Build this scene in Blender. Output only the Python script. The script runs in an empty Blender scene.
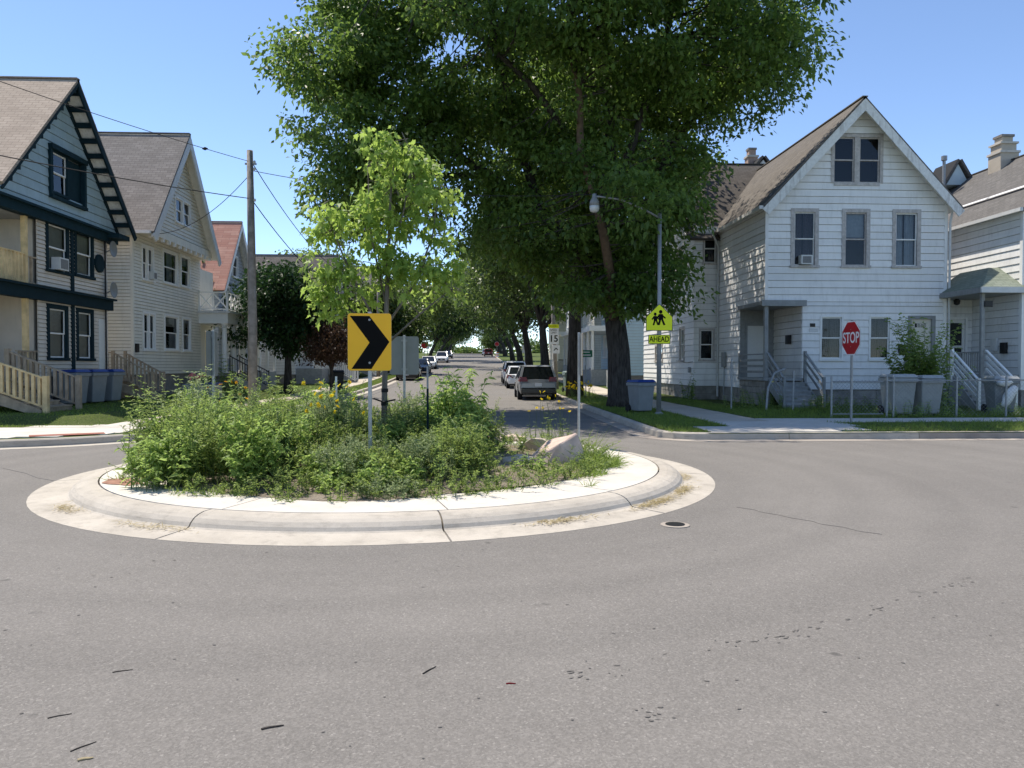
import bpy, math, random
import numpy as np
from mathutils import Vector, Matrix
SC = bpy.context.scene
COL = SC.collection
R = math.radians
# ------------------------------------------------------------------ camera, sky, sun, exposure
YAW, PITCH = math.atan(37 / 760), math.atan(18 / 760)
cd = bpy.data.cameras.new('camera'); cam = bpy.data.objects.new('camera', cd); COL.objects.link(cam)
cd.sensor_width = 36; cd.lens = 760 / 1024 * 36; cd.clip_end = 3000; cd.clip_start = .05
cam.location = (0, 0, 1.65); cam.rotation_euler = (R(90) - PITCH, 0, -YAW)
SC.camera = cam
SUN_EL, SUN_AZ = R(65), R(-47)          # azimuth measured from +Y (down the street), negative = left
sd = Vector((math.cos(SUN_EL) * math.sin(SUN_AZ), math.cos(SUN_EL) * math.cos(SUN_AZ), math.sin(SUN_EL)))
W = bpy.data.worlds.new('World'); SC.world = W; W.use_nodes = True
nt = W.node_tree; bg = nt.nodes['Background']
sky = nt.nodes.new('ShaderNodeTexSky'); sky.sky_type = 'NISHITA'; sky.sun_disc = False
sky.sun_elevation = SUN_EL; sky.sun_rotation = SUN_AZ; sky.altitude = 200; sky.air_density = .7; sky.dust_density = .05; sky.ozone_density = 2
nt.links.new(sky.outputs[0], bg.inputs[0]); bg.inputs[1].default_value = .15
sl = bpy.data.lights.new('sun', 'SUN'); sl.energy = 4.1; sl.angle = R(.53); sl.color = (1, .92, .80)
so = bpy.data.objects.new('sun', sl); COL.objects.link(so); so.rotation_euler = sd.to_track_quat('Z', 'Y').to_euler(); so.location = (0, 0, 50)
SC.view_settings.view_transform = 'Standard'; SC.view_settings.look = 'None'
SC.view_settings.exposure = .68; SC.view_settings.gamma = 1
SC.cycles.max_bounces = 8; SC.cycles.transparent_max_bounces = 12
# ------------------------------------------------------------------ helpers
rng = random.Random(7); nr = np.random.default_rng(7)

class NB:
    """small node-tree builder"""
    def __init__(s, name):
        s.m = bpy.data.materials.new(name); s.m.use_nodes = True; s.t = s.m.node_tree; s.b = s.t.nodes['Principled BSDF']; s.out = s.t.nodes['Material Output']
    def n(s, typ, **k):
        x = s.t.nodes.new('ShaderNode' + typ)
        for a, v in k.items():
            if a in x.inputs: x.inputs[a].default_value = v
            else: setattr(x, a, v)
        return x
    def l(s, a, b): s.t.links.new(a, b)
    def coord(s, which='Object'): return s.n('TexCoord').outputs[which]
    def noise(s, co, scale, detail=3, rough=.55):
        x = s.n('TexNoise'); x.inputs['Scale'].default_value = scale; x.inputs['Detail'].default_value = detail; x.inputs['Roughness'].default_value = rough
        if co is not None: s.l(co, x.inputs['Vector'])
        return x.outputs['Fac']
    def ramp(s, fac, stops):
        x = s.n('ValToRGB'); e = x.color_ramp.elements
        while len(e) < len(stops): e.new(.5)
        for q, (p, c) in zip(e, stops): q.position = p; q.color = (*c, 1) if len(c) == 3 else c
        s.l(fac, x.inputs[0]); return x.outputs[0]
    def mix(s, fac, a, b, mode='MIX'):
        x = s.n('Mix', data_type='RGBA', blend_type=mode)
        for sock, v in ((x.inputs[0], fac), (x.inputs[6], a), (x.inputs[7], b)):
            if hasattr(v, 'links'): s.l(v, sock)
            elif isinstance(v, (int, float)): sock.default_value = v
            else: sock.default_value = (*v, 1)
        return x.outputs[2]
    def bump(s, h, strength=.3, dist=.02):
        x = s.n('Bump'); x.inputs['Strength'].default_value = strength; x.inputs['Distance'].default_value = dist
        s.l(h, x.inputs['Height']); s.l(x.outputs[0], s.b.inputs['Normal'])
    def base(s, c):
        if hasattr(c, 'links'): s.l(c, s.b.inputs['Base Color'])
        else: s.b.inputs['Base Color'].default_value = (*c, 1)
    def set(s, **k):
        for a, v in k.items(): s.b.inputs[a.replace('_', ' ')].default_value = v
        return s

MATS = {}
def paint(name, c, rough=.55, var=.12, scale=6, dirt=None, metal=0, bump=0, spec=.4, amt=.35, per=0):
    """plain painted / coated surface with soft colour variation, dirt streaks and a little relief"""
    b = NB(name); co = b.coord()
    f = b.noise(co, scale, 4); lo = tuple(x * (1 - var) for x in c); hi = tuple(min(1, x * (1 + var)) for x in c)
    col = b.ramp(f, [(.3, lo), (.7, hi)])
    if dirt:
        mp = b.n('Mapping'); mp.inputs['Scale'].default_value = (3, 3, .5); b.l(co, mp.inputs[0])
        g = b.noise(mp.outputs[0], 2.2, 6, .7); gm = b.ramp(g, [(.5, (0, 0, 0)), (.75, (amt,) * 3)])
        col = b.mix(gm, col, dirt)
    if per:   # boards differ a little from one another
        oi = b.n('ObjectInfo'); col = b.mix(1, col, b.ramp(oi.outputs['Random'], [(0, (1 - per * 2,) * 3), (1, (1,) * 3)]), 'MULTIPLY')
    b.base(col); b.set(Roughness=rough, Metallic=metal, Specular_IOR_Level=spec)
    if bump: b.bump(b.noise(co, scale * 8, 3), bump, .01)
    MATS[name] = b.m; return b.m

def shingle(name, a, c, dark, row=.145, wid=.3):
    b = NB(name); uv = b.coord('UV'); x = b.n('TexBrick'); b.l(uv, x.inputs['Vector'])
    x.inputs['Scale'].default_value = 1; x.inputs['Brick Width'].default_value = wid; x.inputs['Row Height'].default_value = row; x.inputs['Mortar Size'].default_value = .008
    x.inputs['Color1'].default_value = (*a, 1); x.inputs['Color2'].default_value = (*c, 1); x.inputs['Mortar'].default_value = (*dark, 1); x.inputs['Bias'].default_value = 0
    f = b.noise(uv, 1.1, 5, .65); col = b.mix(b.ramp(f, [(.35, (0, 0, 0)), (.75, (.5,) * 3)]), x.outputs['Color'], tuple(q * .55 for q in a))
    g = b.noise(uv, 40, 2); col = b.mix(.25, col, b.ramp(g, [(.3, tuple(q * .6 for q in a)), (.7, tuple(min(1, q * 1.35) for q in c))]))
    b.base(col); b.set(Roughness=.9, Specular_IOR_Level=.2)
    inv = b.n('Math', operation='SUBTRACT'); inv.inputs[0].default_value = 1; b.l(x.outputs['Fac'], inv.inputs[1]); b.bump(inv.outputs[0], .6, .015)
    MATS[name] = b.m; return b.m

def leafmat(name, a, c, trans=.35, spec=.25, rough=.5):
    """leaf colour runs between two greens leaf by leaf (attribute tint)"""
    b = NB(name); at = b.n('Attribute'); at.attribute_name = 'tint'
    col = b.ramp(at.outputs['Fac'], [(0, a), (1, c)])
    b.base(col); b.set(Roughness=rough, Specular_IOR_Level=spec)
    tr = b.n('BsdfTranslucent'); b.l(b.mix(.6, col, tuple(min(1, q * 2.2) for q in c)), tr.inputs[0])
    mx = b.n('MixShader'); mx.inputs[0].default_value = trans; b.l(b.b.outputs[0], mx.inputs[1]); b.l(tr.outputs[0], mx.inputs[2]); b.l(mx.outputs[0], b.out.inputs[0])
    MATS[name] = b.m; return b.m

def glassmat(name, tint=(.6, .65, .68), refl=.1):
    b = NB(name); tr = b.n('BsdfTransparent'); tr.inputs[0].default_value = (*tint, 1)
    gl = b.n('BsdfGlossy'); gl.inputs['Roughness'].default_value = .03; gl.inputs[0].default_value = (.9, .95, 1, 1)
    fr = b.n('Fresnel'); fr.inputs[0].default_value = 1.45; mx = b.n('MixShader'); b.l(fr.outputs[0], mx.inputs[0]); b.l(tr.outputs[0], mx.inputs[1]); b.l(gl.outputs[0], mx.inputs[2])
    b.l(mx.outputs[0], b.out.inputs[0]); MATS[name] = b.m; return b.m

def wloc(o):
    v = Vector((0, 0, 0))
    while o is not None: v += o.location; o = o.parent
    return v

def autouv(me):
    uvl = me.uv_layers.new(name='UVMap'); V = [v.co for v in me.vertices]
    buf = np.zeros((len(me.loops), 2), np.float32)
    for p in me.polygons:
        n = p.normal
        if abs(n.z) > .999: u = Vector((1, 0, 0))
        else: u = Vector((-n.y, n.x, 0)).normalized()
        w = n.cross(u)
        for li in p.loop_indices:
            c = V[me.loops[li].vertex_index]; buf[li] = (c.dot(u), c.dot(w))
    uvl.data.foreach_set('uv', buf.ravel())

class MB:
    """collects shapes; build() links them as one mesh object, coordinates given in world space"""
    def __init__(s): s.v = []; s.f = []
    def add(s, vs, fs):
        k = len(s.v); s.v += [tuple(q) for q in vs]; s.f += [tuple(i + k for i in f) for f in fs]; return s
    def box(s, x0, x1, y0, y1, z0, z1):
        return s.add([(x0, y0, z0), (x1, y0, z0), (x1, y1, z0), (x0, y1, z0), (x0, y0, z1), (x1, y0, z1), (x1, y1, z1), (x0, y1, z1)],
                     [(3, 2, 1, 0), (4, 5, 6, 7), (0, 1, 5, 4), (1, 2, 6, 5), (2, 3, 7, 6), (3, 0, 4, 7)])
    def hexa(s, p): return s.add(p, [(3, 2, 1, 0), (4, 5, 6, 7), (0, 1, 5, 4), (1, 2, 6, 5), (2, 3, 7, 6), (3, 0, 4, 7)])
    def beam(s, a, b, w, h, up=(0, 0, 1)):
        a, b, up = Vector(a), Vector(b), Vector(up); d = (b - a).normalized(); sx = d.cross(up)
        if sx.length < 1e-4: sx = d.cross(Vector((0, 1, 0)))
        sx.normalize(); u = sx.cross(d); x = sx * w / 2; u = u * h / 2
        return s.hexa([a - x - u, a + x - u, b + x - u, b - x - u, a - x + u, a + x + u, b + x + u, b - x + u])
    def tube(s, pts, rad, n=8, cap=True):
        pts = [Vector(p) for p in pts]; rad = rad if isinstance(rad, (list, tuple)) else [rad] * len(pts); vs = []; fs = []
        px = None
        for i, p in enumerate(pts):
            d = (pts[min(i + 1, len(pts) - 1)] - pts[max(i - 1, 0)]).normalized()
            if px is None: px = d.orthogonal()
            px = (px - d * px.dot(d)).normalized(); py = d.cross(px)
            for k in range(n):
                a = 2 * math.pi * k / n; vs.append(p + (px * math.cos(a) + py * math.sin(a)) * rad[i])
        for i in range(len(pts) - 1):
            for k in range(n):
                a, b = i * n + k, i * n + (k + 1) % n; fs.append((a, b, b + n, a + n))
        if cap: fs.append(tuple(reversed(range(n)))); fs.append(tuple(range((len(pts) - 1) * n, len(pts) * n)))
        return s.add(vs, fs)
    def lathe(s, prof, c=(0, 0, 0), n=16, axis='z'):
        vs = []; fs = []
        for r_, h in prof:
            for k in range(n):
                a = 2 * math.pi * k / n; q = (r_ * math.cos(a), r_ * math.sin(a), h)
                if axis == 'x': q = (q[2], q[0], q[1])
                if axis == 'y': q = (q[1], q[2], q[0])
                vs.append((c[0] + q[0], c[1] + q[1], c[2] + q[2]))
        for i in range(len(prof) - 1):
            for k in range(n):
                a, b = i * n + k, i * n + (k + 1) % n; fs.append((a, b, b + n, a + n))
        fs.append(tuple(reversed(range(n)))); fs.append(tuple(range((len(prof) - 1) * n, len(prof) * n)))
        return s.add(vs, fs)
    def prism(s, poly, ax, t):
        """planar polygon (3D points) extruded by vector"""
        n = len(poly); e = Vector(t); P = [Vector(p) for p in poly]
        return s.add(P + [p + e for p in P], [tuple(reversed(range(n))), tuple(range(n, 2 * n))] + [(i, (i + 1) % n, n + (i + 1) % n, n + i) for i in range(n)])
    def build(s, name, mat, parent=None, smooth=False, bevel=0, fix=True, **props):
        me = bpy.data.meshes.new(name); off = wloc(parent) if parent else Vector((0, 0, 0))
        me.from_pydata([(a - off.x, b - off.y, c - off.z) for a, b, c in s.v], [], s.f)
        m = MATS[mat] if isinstance(mat, str) else mat; me.materials.append(m)
        if fix:
            import bmesh
            bm = bmesh.new(); bm.from_mesh(me); bmesh.ops.recalc_face_normals(bm, faces=bm.faces); bm.to_mesh(me); bm.free()
        if m.name in NEEDUV: autouv(me)
        o = bpy.data.objects.new(name, me); COL.objects.link(o); o.parent = parent
        if smooth: me.shade_smooth()
        if bevel:
            md = o.modifiers.new('bevel', 'BEVEL'); md.width = bevel; md.segments = 2; md.limit_method = 'ANGLE'
        for k, v in props.items(): o[k] = v
        return o
NEEDUV = set()
def box(name, mat, parent, x0, x1, y0, y1, z0, z1, **k): return MB().box(x0, x1, y0, y1, z0, z1).build(name, mat, parent, **k)
def tag(o, label=None, cat=None, group=None, kind=None):
    if label: o['label'] = label
    if cat: o['category'] = cat
    if group: o['group'] = group
    if kind: o['kind'] = kind
    return o
def thing(name, loc, label, cat, group=None, rz=0):
    o = bpy.data.objects.new(name, None); COL.objects.link(o); o.location = loc; o.rotation_euler.z = rz; o.empty_display_size = .2
    return tag(o, label, cat, group)
def copy_tree(o, parent=None):
    c = o.copy(); COL.objects.link(c); c.parent = parent
    for ch in list(o.children): copy_tree(ch, c)
    return c
def text(name, body, size, loc, rot, mat, parent, align='CENTER', sx=1, ext=.001, bold=0):
    cu = bpy.data.curves.new(name, 'FONT'); cu.body = body; cu.size = size; cu.align_x = align; cu.align_y = 'CENTER'; cu.extrude = ext; cu.offset = bold
    tmp = bpy.data.objects.new(name, cu); COL.objects.link(tmp); bpy.context.view_layer.update(); me = bpy.data.meshes.new_from_object(tmp.evaluated_get(bpy.context.evaluated_depsgraph_get())); bpy.data.objects.remove(tmp)
    me.name = name; me.materials.clear(); me.materials.append(MATS[mat]); o = bpy.data.objects.new(name, me); COL.objects.link(o); o.parent = parent; o.location = Vector(loc) - wloc(parent); o.rotation_euler = rot; o.scale.x = sx
    return o

# leaf templates: (along, side, normal) and faces
T_KITE = (np.array([(0, 0, 0), (.45, -.5, .06), (1, 0, -.04), (.45, .5, .06)]), [(0, 1, 2, 3)])
T_FOLD = (np.array([(0, 0, 0), (.3, -.42, .08), (.4, 0, 0), (.3, .42, .08), (.72, -.3, .05), (.75, 0, -.02), (.72, .3, .05), (1, 0, -.1)]),
          [(0, 1, 2), (0, 2, 3), (1, 4, 5, 2), (2, 5, 6, 3), (4, 7, 5), (5, 7, 6)])
T_MAPLE = (np.array([(0, 0, 0), (.12, -.42, .05), (.42, -.3, .02), (.55, -.52, .06), (.62, -.2, 0), (1, 0, -.08), (.62, .2, 0), (.55, .52, .06), (.42, .3, .02), (.12, .42, .05), (.4, 0, -.04)]),
           [(10, 0, 1, 2), (10, 2, 3, 4), (10, 4, 5, 6), (10, 6, 7, 8), (10, 8, 9, 0)])
T_BLADE = (np.array([(0, -.5, 0), (0, .5, 0), (.55, -.35, .0), (.55, .35, .0), (1, 0, 0)]), [(0, 2, 3, 1), (2, 4, 3)])
class Leaves:
    def __init__(s, tpl): s.t = tpl; s.p = []; s.d = []; s.ln = []; s.w = []; s.dr = []; s.ti = []
    def add(s, p, d, ln, w, dr, ti):
        p = np.atleast_2d(np.asarray(p, float)); n = len(p)
        s.p.append(p); s.d.append(np.broadcast_to(np.asarray(d, float), (n, 3)))
        for L, v in ((s.ln, ln), (s.w, w), (s.dr, dr), (s.ti, ti)): L.append(np.broadcast_to(np.asarray(v, float), (n,)))
    def mesh(s, name, mat, off=(0, 0, 0), upness=.6, seed=1):
        g = np.random.default_rng(seed); P = np.concatenate(s.p) - np.asarray(off); D = np.concatenate(s.d); ln = np.concatenate(s.ln); w = np.concatenate(s.w); dr = np.concatenate(s.dr); ti = np.concatenate(s.ti)
        N = len(P); D = D / np.maximum(np.linalg.norm(D, axis=1, keepdims=True), 1e-6)
        nn = g.normal(size=(N, 3)) * (1 - upness) + np.array([0, 0, 1.]) * upness
        S = np.cross(D, nn); S /= np.maximum(np.linalg.norm(S, axis=1, keepdims=True), 1e-6); Nn = np.cross(S, D)
        T, F = s.t; k = len(T)
        V = P[:, None, :] + (T[None, :, 0, None] * D[:, None, :] * ln[:, None, None] + T[None, :, 1, None] * S[:, None, :] * (w)[:, None, None] + T[None, :, 2, None] * Nn[:, None, :] * ln[:, None, None])
        V[:, :, 2] -= dr[:, None] * ln[:, None] * (T[None, :, 0] ** 2)
        lt = np.array([len(f) for f in F]); fl = np.concatenate([np.array(f) for f in F])
        loops = (np.arange(N)[:, None] * k + fl[None, :]).ravel(); tot = np.tile(lt, N); start = np.concatenate([[0], np.cumsum(tot)[:-1]])
        me = bpy.data.meshes.new(name); me.vertices.add(N * k); me.vertices.foreach_set('co', V.reshape(-1).astype(np.float32))
        me.loops.add(len(loops)); me.loops.foreach_set('vertex_index', loops.astype(np.int32)); me.polygons.add(len(tot)); me.polygons.foreach_set('loop_start', start.astype(np.int32)); me.polygons.foreach_set('loop_total', tot.astype(np.int32))
        a = me.attributes.new('tint', 'FLOAT', 'POINT'); a.data.foreach_set('value', np.repeat(ti, k).astype(np.float32))
        me.materials.append(MATS[mat] if isinstance(mat, str) else mat); me.update(calc_edges=True); return me
    def build(s, name, mat, parent=None, upness=.6, seed=1, **props):
        off = wloc(parent) if parent else (0, 0, 0)
        o = bpy.data.objects.new(name, s.mesh(name, mat, tuple(off), upness, seed)); COL.objects.link(o); o.parent = parent
        for k, v in props.items(): o[k] = v
        return o
def rdir(g, n, up=0.):
    d = g.normal(size=(n, 3)); d /= np.linalg.norm(d, axis=1, keepdims=True); d[:, 2] += up; return d / np.linalg.norm(d, axis=1, keepdims=True)

# ------------------------------------------------------------------ materials
paint('siding_joint', (.40, .40, .39), .9, .1, 3)  # joint backings: lap shadow between boards and dirt both put into the colour
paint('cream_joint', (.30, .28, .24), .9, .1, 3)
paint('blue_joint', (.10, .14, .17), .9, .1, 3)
paint('white_siding', (.85, .845, .825), .55, .05, 1.5, dirt=(.46, .44, .40), amt=.3, per=.05)
paint('white_siding_b', (.80, .80, .785), .55, .06, 1.5, dirt=(.36, .35, .33), per=.07)
paint('old_white_trim', (.74, .74, .72), .7, .1, 9, dirt=(.30, .27, .24), amt=.7)
paint('weathered_casing', (.46, .43, .41), .8, .2, 10, dirt=(.72, .7, .67), amt=.5)
paint('white_trim', (.8, .8, .78), .45, .04, 5)
paint('cream_siding', (.76, .73, .64), .55, .05, 2, dirt=(.42, .4, .33))
paint('tan_siding', (.66, .59, .50), .55, .05, 2, dirt=(.36, .33, .28))
paint('blue_board', (.38, .50, .56), .6, .07, 3, dirt=(.22, .30, .34), per=.06)
paint('dark_teal', (.010, .030, .040), .7, .15, 5, spec=.12)
paint('dark_green_trim', (.009, .024, .031), .7, .15, 5, spec=.12)
paint('grey_siding', (.33, .36, .39), .6, .06, 3)
paint('pale_blue_siding', (.50, .62, .68), .6, .05, 3)
paint('brick_tan', (.42, .30, .24), .85, .15, 8)
paint('new_timber', (.70, .52, .27), .75, .22, 4, dirt=(.36, .27, .15), bump=.2)
paint('old_timber', (.38, .30, .21), .8, .25, 5, dirt=(.16, .13, .1), bump=.25)
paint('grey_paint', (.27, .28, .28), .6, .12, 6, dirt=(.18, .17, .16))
paint('grey_deck', (.30, .31, .31), .65, .15, 7)
paint('foundation', (.25, .23, .21), .9, .2, 4, bump=.4)
paint('stone', (.30, .28, .25), .9, .3, 3, bump=.5)
paint('concrete_old', (.42, .40, .37), .9, .1, 3, bump=.3)
paint('gutter_metal', (.62, .62, .61), .5, .06, 6)
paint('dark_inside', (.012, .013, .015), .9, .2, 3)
paint('curtain_white', (.55, .57, .6), .85, .1, 8)
paint('curtain_dark', (.12, .09, .10), .9, .25, 14)
paint('blind', (.5, .48, .44), .7, .05, 8)
paint('door_white', (.70, .70, .68), .5, .04, 4)
paint('door_cream', (.66, .62, .53), .5, .04, 4)
paint('black_metal', (.01, .01, .011), .45, .2, 8)
paint('steel', (.42, .43, .44), .42, .1, 14, metal=.7)
paint('galv', (.33, .34, .345), .55, .15, 18, metal=.5)
paint('alu_back', (.24, .25, .25), .55, .05, 6, metal=.25)
paint('sign_orange', (.98, .52, .012), .4, .02, 3)
paint('sign_lime', (.86, .92, .012), .4, .03, 3)
paint('sign_red', (.42, .012, .022), .4, .06, 4)
paint('sign_white', (.8, .8, .8), .4, .03, 3)
paint('sign_black', (.006, .006, .006), .7, .02, 3, spec=.1)
paint('sign_green', (.005, .12, .06), .4, .05, 3)
paint('pole_wood', (.25, .225, .20), .9, .3, 5, dirt=(.14, .12, .1), bump=.4)
paint('bin_grey', (.22, .24, .25), .55, .08, 4, dirt=(.14, .14, .14))
paint('bin_pale', (.36, .37, .36), .55, .08, 4, dirt=(.2, .2, .19))
paint('bin_green', (.16, .21, .19), .55, .08, 4)
paint('bin_black', (.02, .021, .024), .5, .2, 4)
paint('lid_blue', (.012, .045, .22), .45, .12, 4)
paint('rubber', (.013, .013, .014), .8, .2, 8)
paint('car_white', (.72, .73, .74), .22, .02, 2, spec=.6)
paint('car_silver', (.30, .31, .325), .25, .03, 2, metal=.35, spec=.6)
paint('car_black', (.012, .013, .016), .2, .1, 2, spec=.6)
paint('car_blue', (.03, .06, .13), .22, .1, 2, spec=.6)
paint('car_maroon', (.22, .03, .03), .22, .1, 2, spec=.6)
paint('car_glass', (.008, .01, .012), .08, .1, 2, spec=.7)
paint('tail_red', (.16, .008, .01), .25, .1, 4)
paint('headlamp', (.6, .62, .64), .15, .05, 4)
paint('plate', (.6, .62, .64), .5, .1, 20)
paint('orange_plastic', (.75, .17, .01), .5, .05, 4)
paint('plastic_bag', (.72, .73, .74), .4, .08, 9)
paint('ac_white', (.62, .63, .62), .5, .05, 6)
paint('ac_grill', (.2, .2, .2), .7, .2, 30)
paint('soil_red', (.30, .16, .11), .95, .3, 12, bump=.4)
paint('tactile_red', (.27, .10, .07), .85, .15, 20, bump=.4)
paint('straw', (.42, .34, .2), .9, .2, 10)
paint('bark_orange', (.12, .08, .052), .9, .3, 6, bump=.5)
paint('petal_yellow', (.80, .55, .02), .6, .1, 8)
paint('petal_pink', (.75, .18, .22), .6, .15, 8)
paint('ceramic_lamp', (.6, .61, .6), .4, .05, 5)
paint('rock_pink', (.58, .44, .36), .9, .22, 5, dirt=(.3, .27, .25), bump=.5)
paint('rock_grey', (.48, .41, .33), .9, .25, 5, dirt=(.22, .2, .18), bump=.5)
for n in ('roof_tan', 'roof_grey', 'roof_red', 'roof_brown', 'roof_dark', 'roof_wing_shaded', 'roof_green'): NEEDUV.add(n)
shingle('roof_tan', (.34, .275, .22), (.45, .37, .30), (.17, .135, .11))
shingle('roof_grey', (.17, .155, .145), (.27, .25, .235), (.08, .075, .07))
shingle('roof_red', (.36, .17, .13), (.50, .30, .24), (.17, .08, .07), .2, .9)
shingle('roof_brown', (.125, .112, .10), (.185, .168, .15), (.065, .058, .052))
shingle('roof_dark', (.11, .105, .10), (.17, .162, .155), (.06, .057, .055))
shingle('roof_wing_shaded', (.085, .075, .066), (.125, .112, .10), (.045, .04, .036))  # darker copy of the dark shingle, tree shade put into its colour
shingle('roof_green', (.20, .23, .18), (.28, .31, .25), (.09, .1, .08))
leafmat('leaf_big', (.038, .082, .016), (.145, .22, .044), .46, .35, .42)
leafmat('leaf_young', (.12, .20, .035), (.30, .40, .09), .48)
leafmat('leaf_far', (.032, .062, .015), (.11, .16, .038), .38, .35, .42)
leafmat('leaf_dark', (.012, .035, .010), (.030, .07, .018), .22)
leafmat('leaf_plum', (.050, .022, .016), (.10, .06, .03), .25)
leafmat('weed', (.085, .15, .03), (.26, .33, .09), .42)
leafmat('weed_bright', (.115, .195, .035), (.30, .40, .11), .45)
leafmat('weed_silver', (.13, .18, .08), (.30, .36, .18), .35)
leafmat('grass', (.06, .12, .018), (.20, .27, .055), .35)
leafmat('grass_dry', (.25, .2, .09), (.42, .35, .18), .25)
leafmat('flower_y', (.75, .48, .01), (.85, .62, .02), .3, .1)
leafmat('flower_p', (.7, .12, .14), (.85, .35, .38), .3, .1)
leafmat('flower_o', (.7, .2, .01), (.85, .4, .02), .3, .1)
leafmat('stem', (.08, .13, .04), (.14, .19, .07), .1)
glassmat('glass')

def bark(name, a, c):
    b = NB(name); co = b.coord(); mp = b.n('Mapping'); mp.inputs['Scale'].default_value = (9, 9, 1.6); b.l(co, mp.inputs[0])
    f = b.noise(mp.outputs[0], 1.6, 6, .65); b.base(b.ramp(f, [(.35, a), (.65, c)])); b.set(Roughness=.95, Specular_IOR_Level=.15); b.bump(f, .9, .05); MATS[name] = b.m
bark('bark', (.03, .027, .024), (.09, .08, .072)); bark('bark_young', (.14, .12, .10), (.25, .22, .19))

def asphalt():
    b = NB('asphalt'); co = b.coord()
    big = b.noise(co, .35, 6, .65); col = b.ramp(big, [(.34, (.142, .134, .125)), (.66, (.214, .202, .187))])
    # traffic-polished rings round the island
    mp = b.n('Mapping'); mp.inputs['Location'].default_value = (1.25, -11.8, 0); b.l(co, mp.inputs[0])
    ln = b.n('VectorMath', operation='LENGTH'); b.l(mp.outputs[0], ln.inputs[0]); w = b.n('TexNoise', noise_dimensions='1D'); w.inputs['Scale'].default_value = 1.1; b.l(ln.outputs['Value'], w.inputs['W'])
    col = b.mix(.26, col, b.ramp(w.outputs['Fac'], [(.35, (.10, .093, .085)), (.65, (.27, .25, .228))]))
    mo = b.noise(co, 1.7, 7, .7); col = b.mix(b.ramp(mo, [(.52, (0, 0, 0)), (.72, (.45,) * 3)]), col, (.115, .107, .098))
    ag = b.n('TexVoronoi'); ag.inputs['Scale'].default_value = 95; b.l(co, ag.inputs['Vector']); rv = b.n('RGBToBW'); b.l(ag.outputs['Color'], rv.inputs[0])
    col = b.mix(.42, col, b.ramp(rv.outputs[0], [(.15, (.065, .06, .055)), (.55, (.172, .16, .146)), (.85, (.28, .262, .24)), (.97, (.50, .47, .43))]))
    fine = b.noise(co, 260, 2); col = b.mix(.3, col, b.ramp(fine, [(.35, (.085, .079, .072)), (.68, (.29, .27, .248))]))
    # old drips and gum, small dark marks
    vo = b.n('TexVoronoi'); vo.inputs['Scale'].default_value = 2.1; vo.inputs['Randomness'].default_value = 1
    wv = b.n('VectorMath', operation='ADD'); nz = b.n('TexNoise'); nz.inputs['Scale'].default_value = 9; b.l(co, nz.inputs['Vector']); sc = b.n('VectorMath', operation='SCALE'); sc.inputs[3].default_value = .09; b.l(nz.outputs['Color'], sc.inputs[0]); b.l(co, wv.inputs[0]); b.l(sc.outputs[0], wv.inputs[1]); b.l(wv.outputs[0], vo.inputs['Vector'])
    msk = b.ramp(vo.outputs['Distance'], [(.055, (1, 1, 1)), (.10, (0, 0, 0))])
    pm = b.ramp(b.noise(co, .55, 2), [(.5, (0, 0, 0)), (.62, (.7,) * 3)]); mm = b.mix(1, msk, pm, 'MULTIPLY')
    col = b.mix(mm, col, (.055, .053, .05))
    b.base(col); b.set(Roughness=.88, Specular_IOR_Level=.3); b.bump(rv.outputs[0], .55, .006); MATS['asphalt'] = b.m
asphalt()
def concrete(name, a, c, stain):
    b = NB(name); co = b.coord(); f = b.noise(co, 1.3, 6, .65); col = b.ramp(f, [(.3, a), (.7, c)])
    g = b.noise(co, 5, 6, .7); col = b.mix(b.ramp(g, [(.55, (0, 0, 0)), (.78, (.55,) * 3)]), col, stain)
    if name == 'concrete_kerb':
        mp = b.n('Mapping'); mp.inputs['Scale'].default_value = (2.2, 2.2, 14); b.l(co, mp.inputs[0]); q = b.noise(mp.outputs[0], 1.6, 6, .75); col = b.mix(b.ramp(q, [(.5, (0, 0, 0)), (.7, (.5,) * 3)]), col, (.17, .155, .135))
    s = b.noise(co, 140, 2); col = b.mix(.16, col, b.ramp(s, [(.3, tuple(q * .5 for q in a)), (.7, tuple(min(1, q * 1.3) for q in c))]))
    b.base(col); b.set(Roughness=.9, Specular_IOR_Level=.25); b.bump(s, .35, .004); MATS[name] = b.m
concrete('concrete', (.50, .465, .41), (.63, .59, .53), (.33, .29, .24)); concrete('concrete_kerb', (.37, .335, .285), (.52, .475, .41), (.20, .175, .145)); concrete('concrete_walk', (.43, .38, .31), (.54, .48, .40), (.32, .27, .21))
concrete('kerb_worn', (.26, .22, .19), (.40, .36, .31), (.14, .11, .09))
def soil(name, a, c, d):
    b = NB(name); co = b.coord(); f = b.noise(co, .9, 6, .7); col = b.ramp(f, [(.35, a), (.5, c), (.68, d)])
    g = b.noise(co, 34, 4, .7); col = b.mix(.5, col, b.ramp(g, [(.3, tuple(q * .4 for q in a)), (.7, tuple(min(1, q * 1.6) for q in d))]))
    b.base(col); b.set(Roughness=1, Specular_IOR_Level=.1); b.bump(g, .9, .04); MATS[name] = b.m
soil('turf', (.045, .075, .018), (.07, .11, .028), (.12, .135, .05)); soil('mulch', (.13, .105, .08), (.22, .185, .145), (.33, .285, .23)); soil('far_ground', (.05, .075, .025), (.07, .10, .03), (.11, .12, .05))
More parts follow.
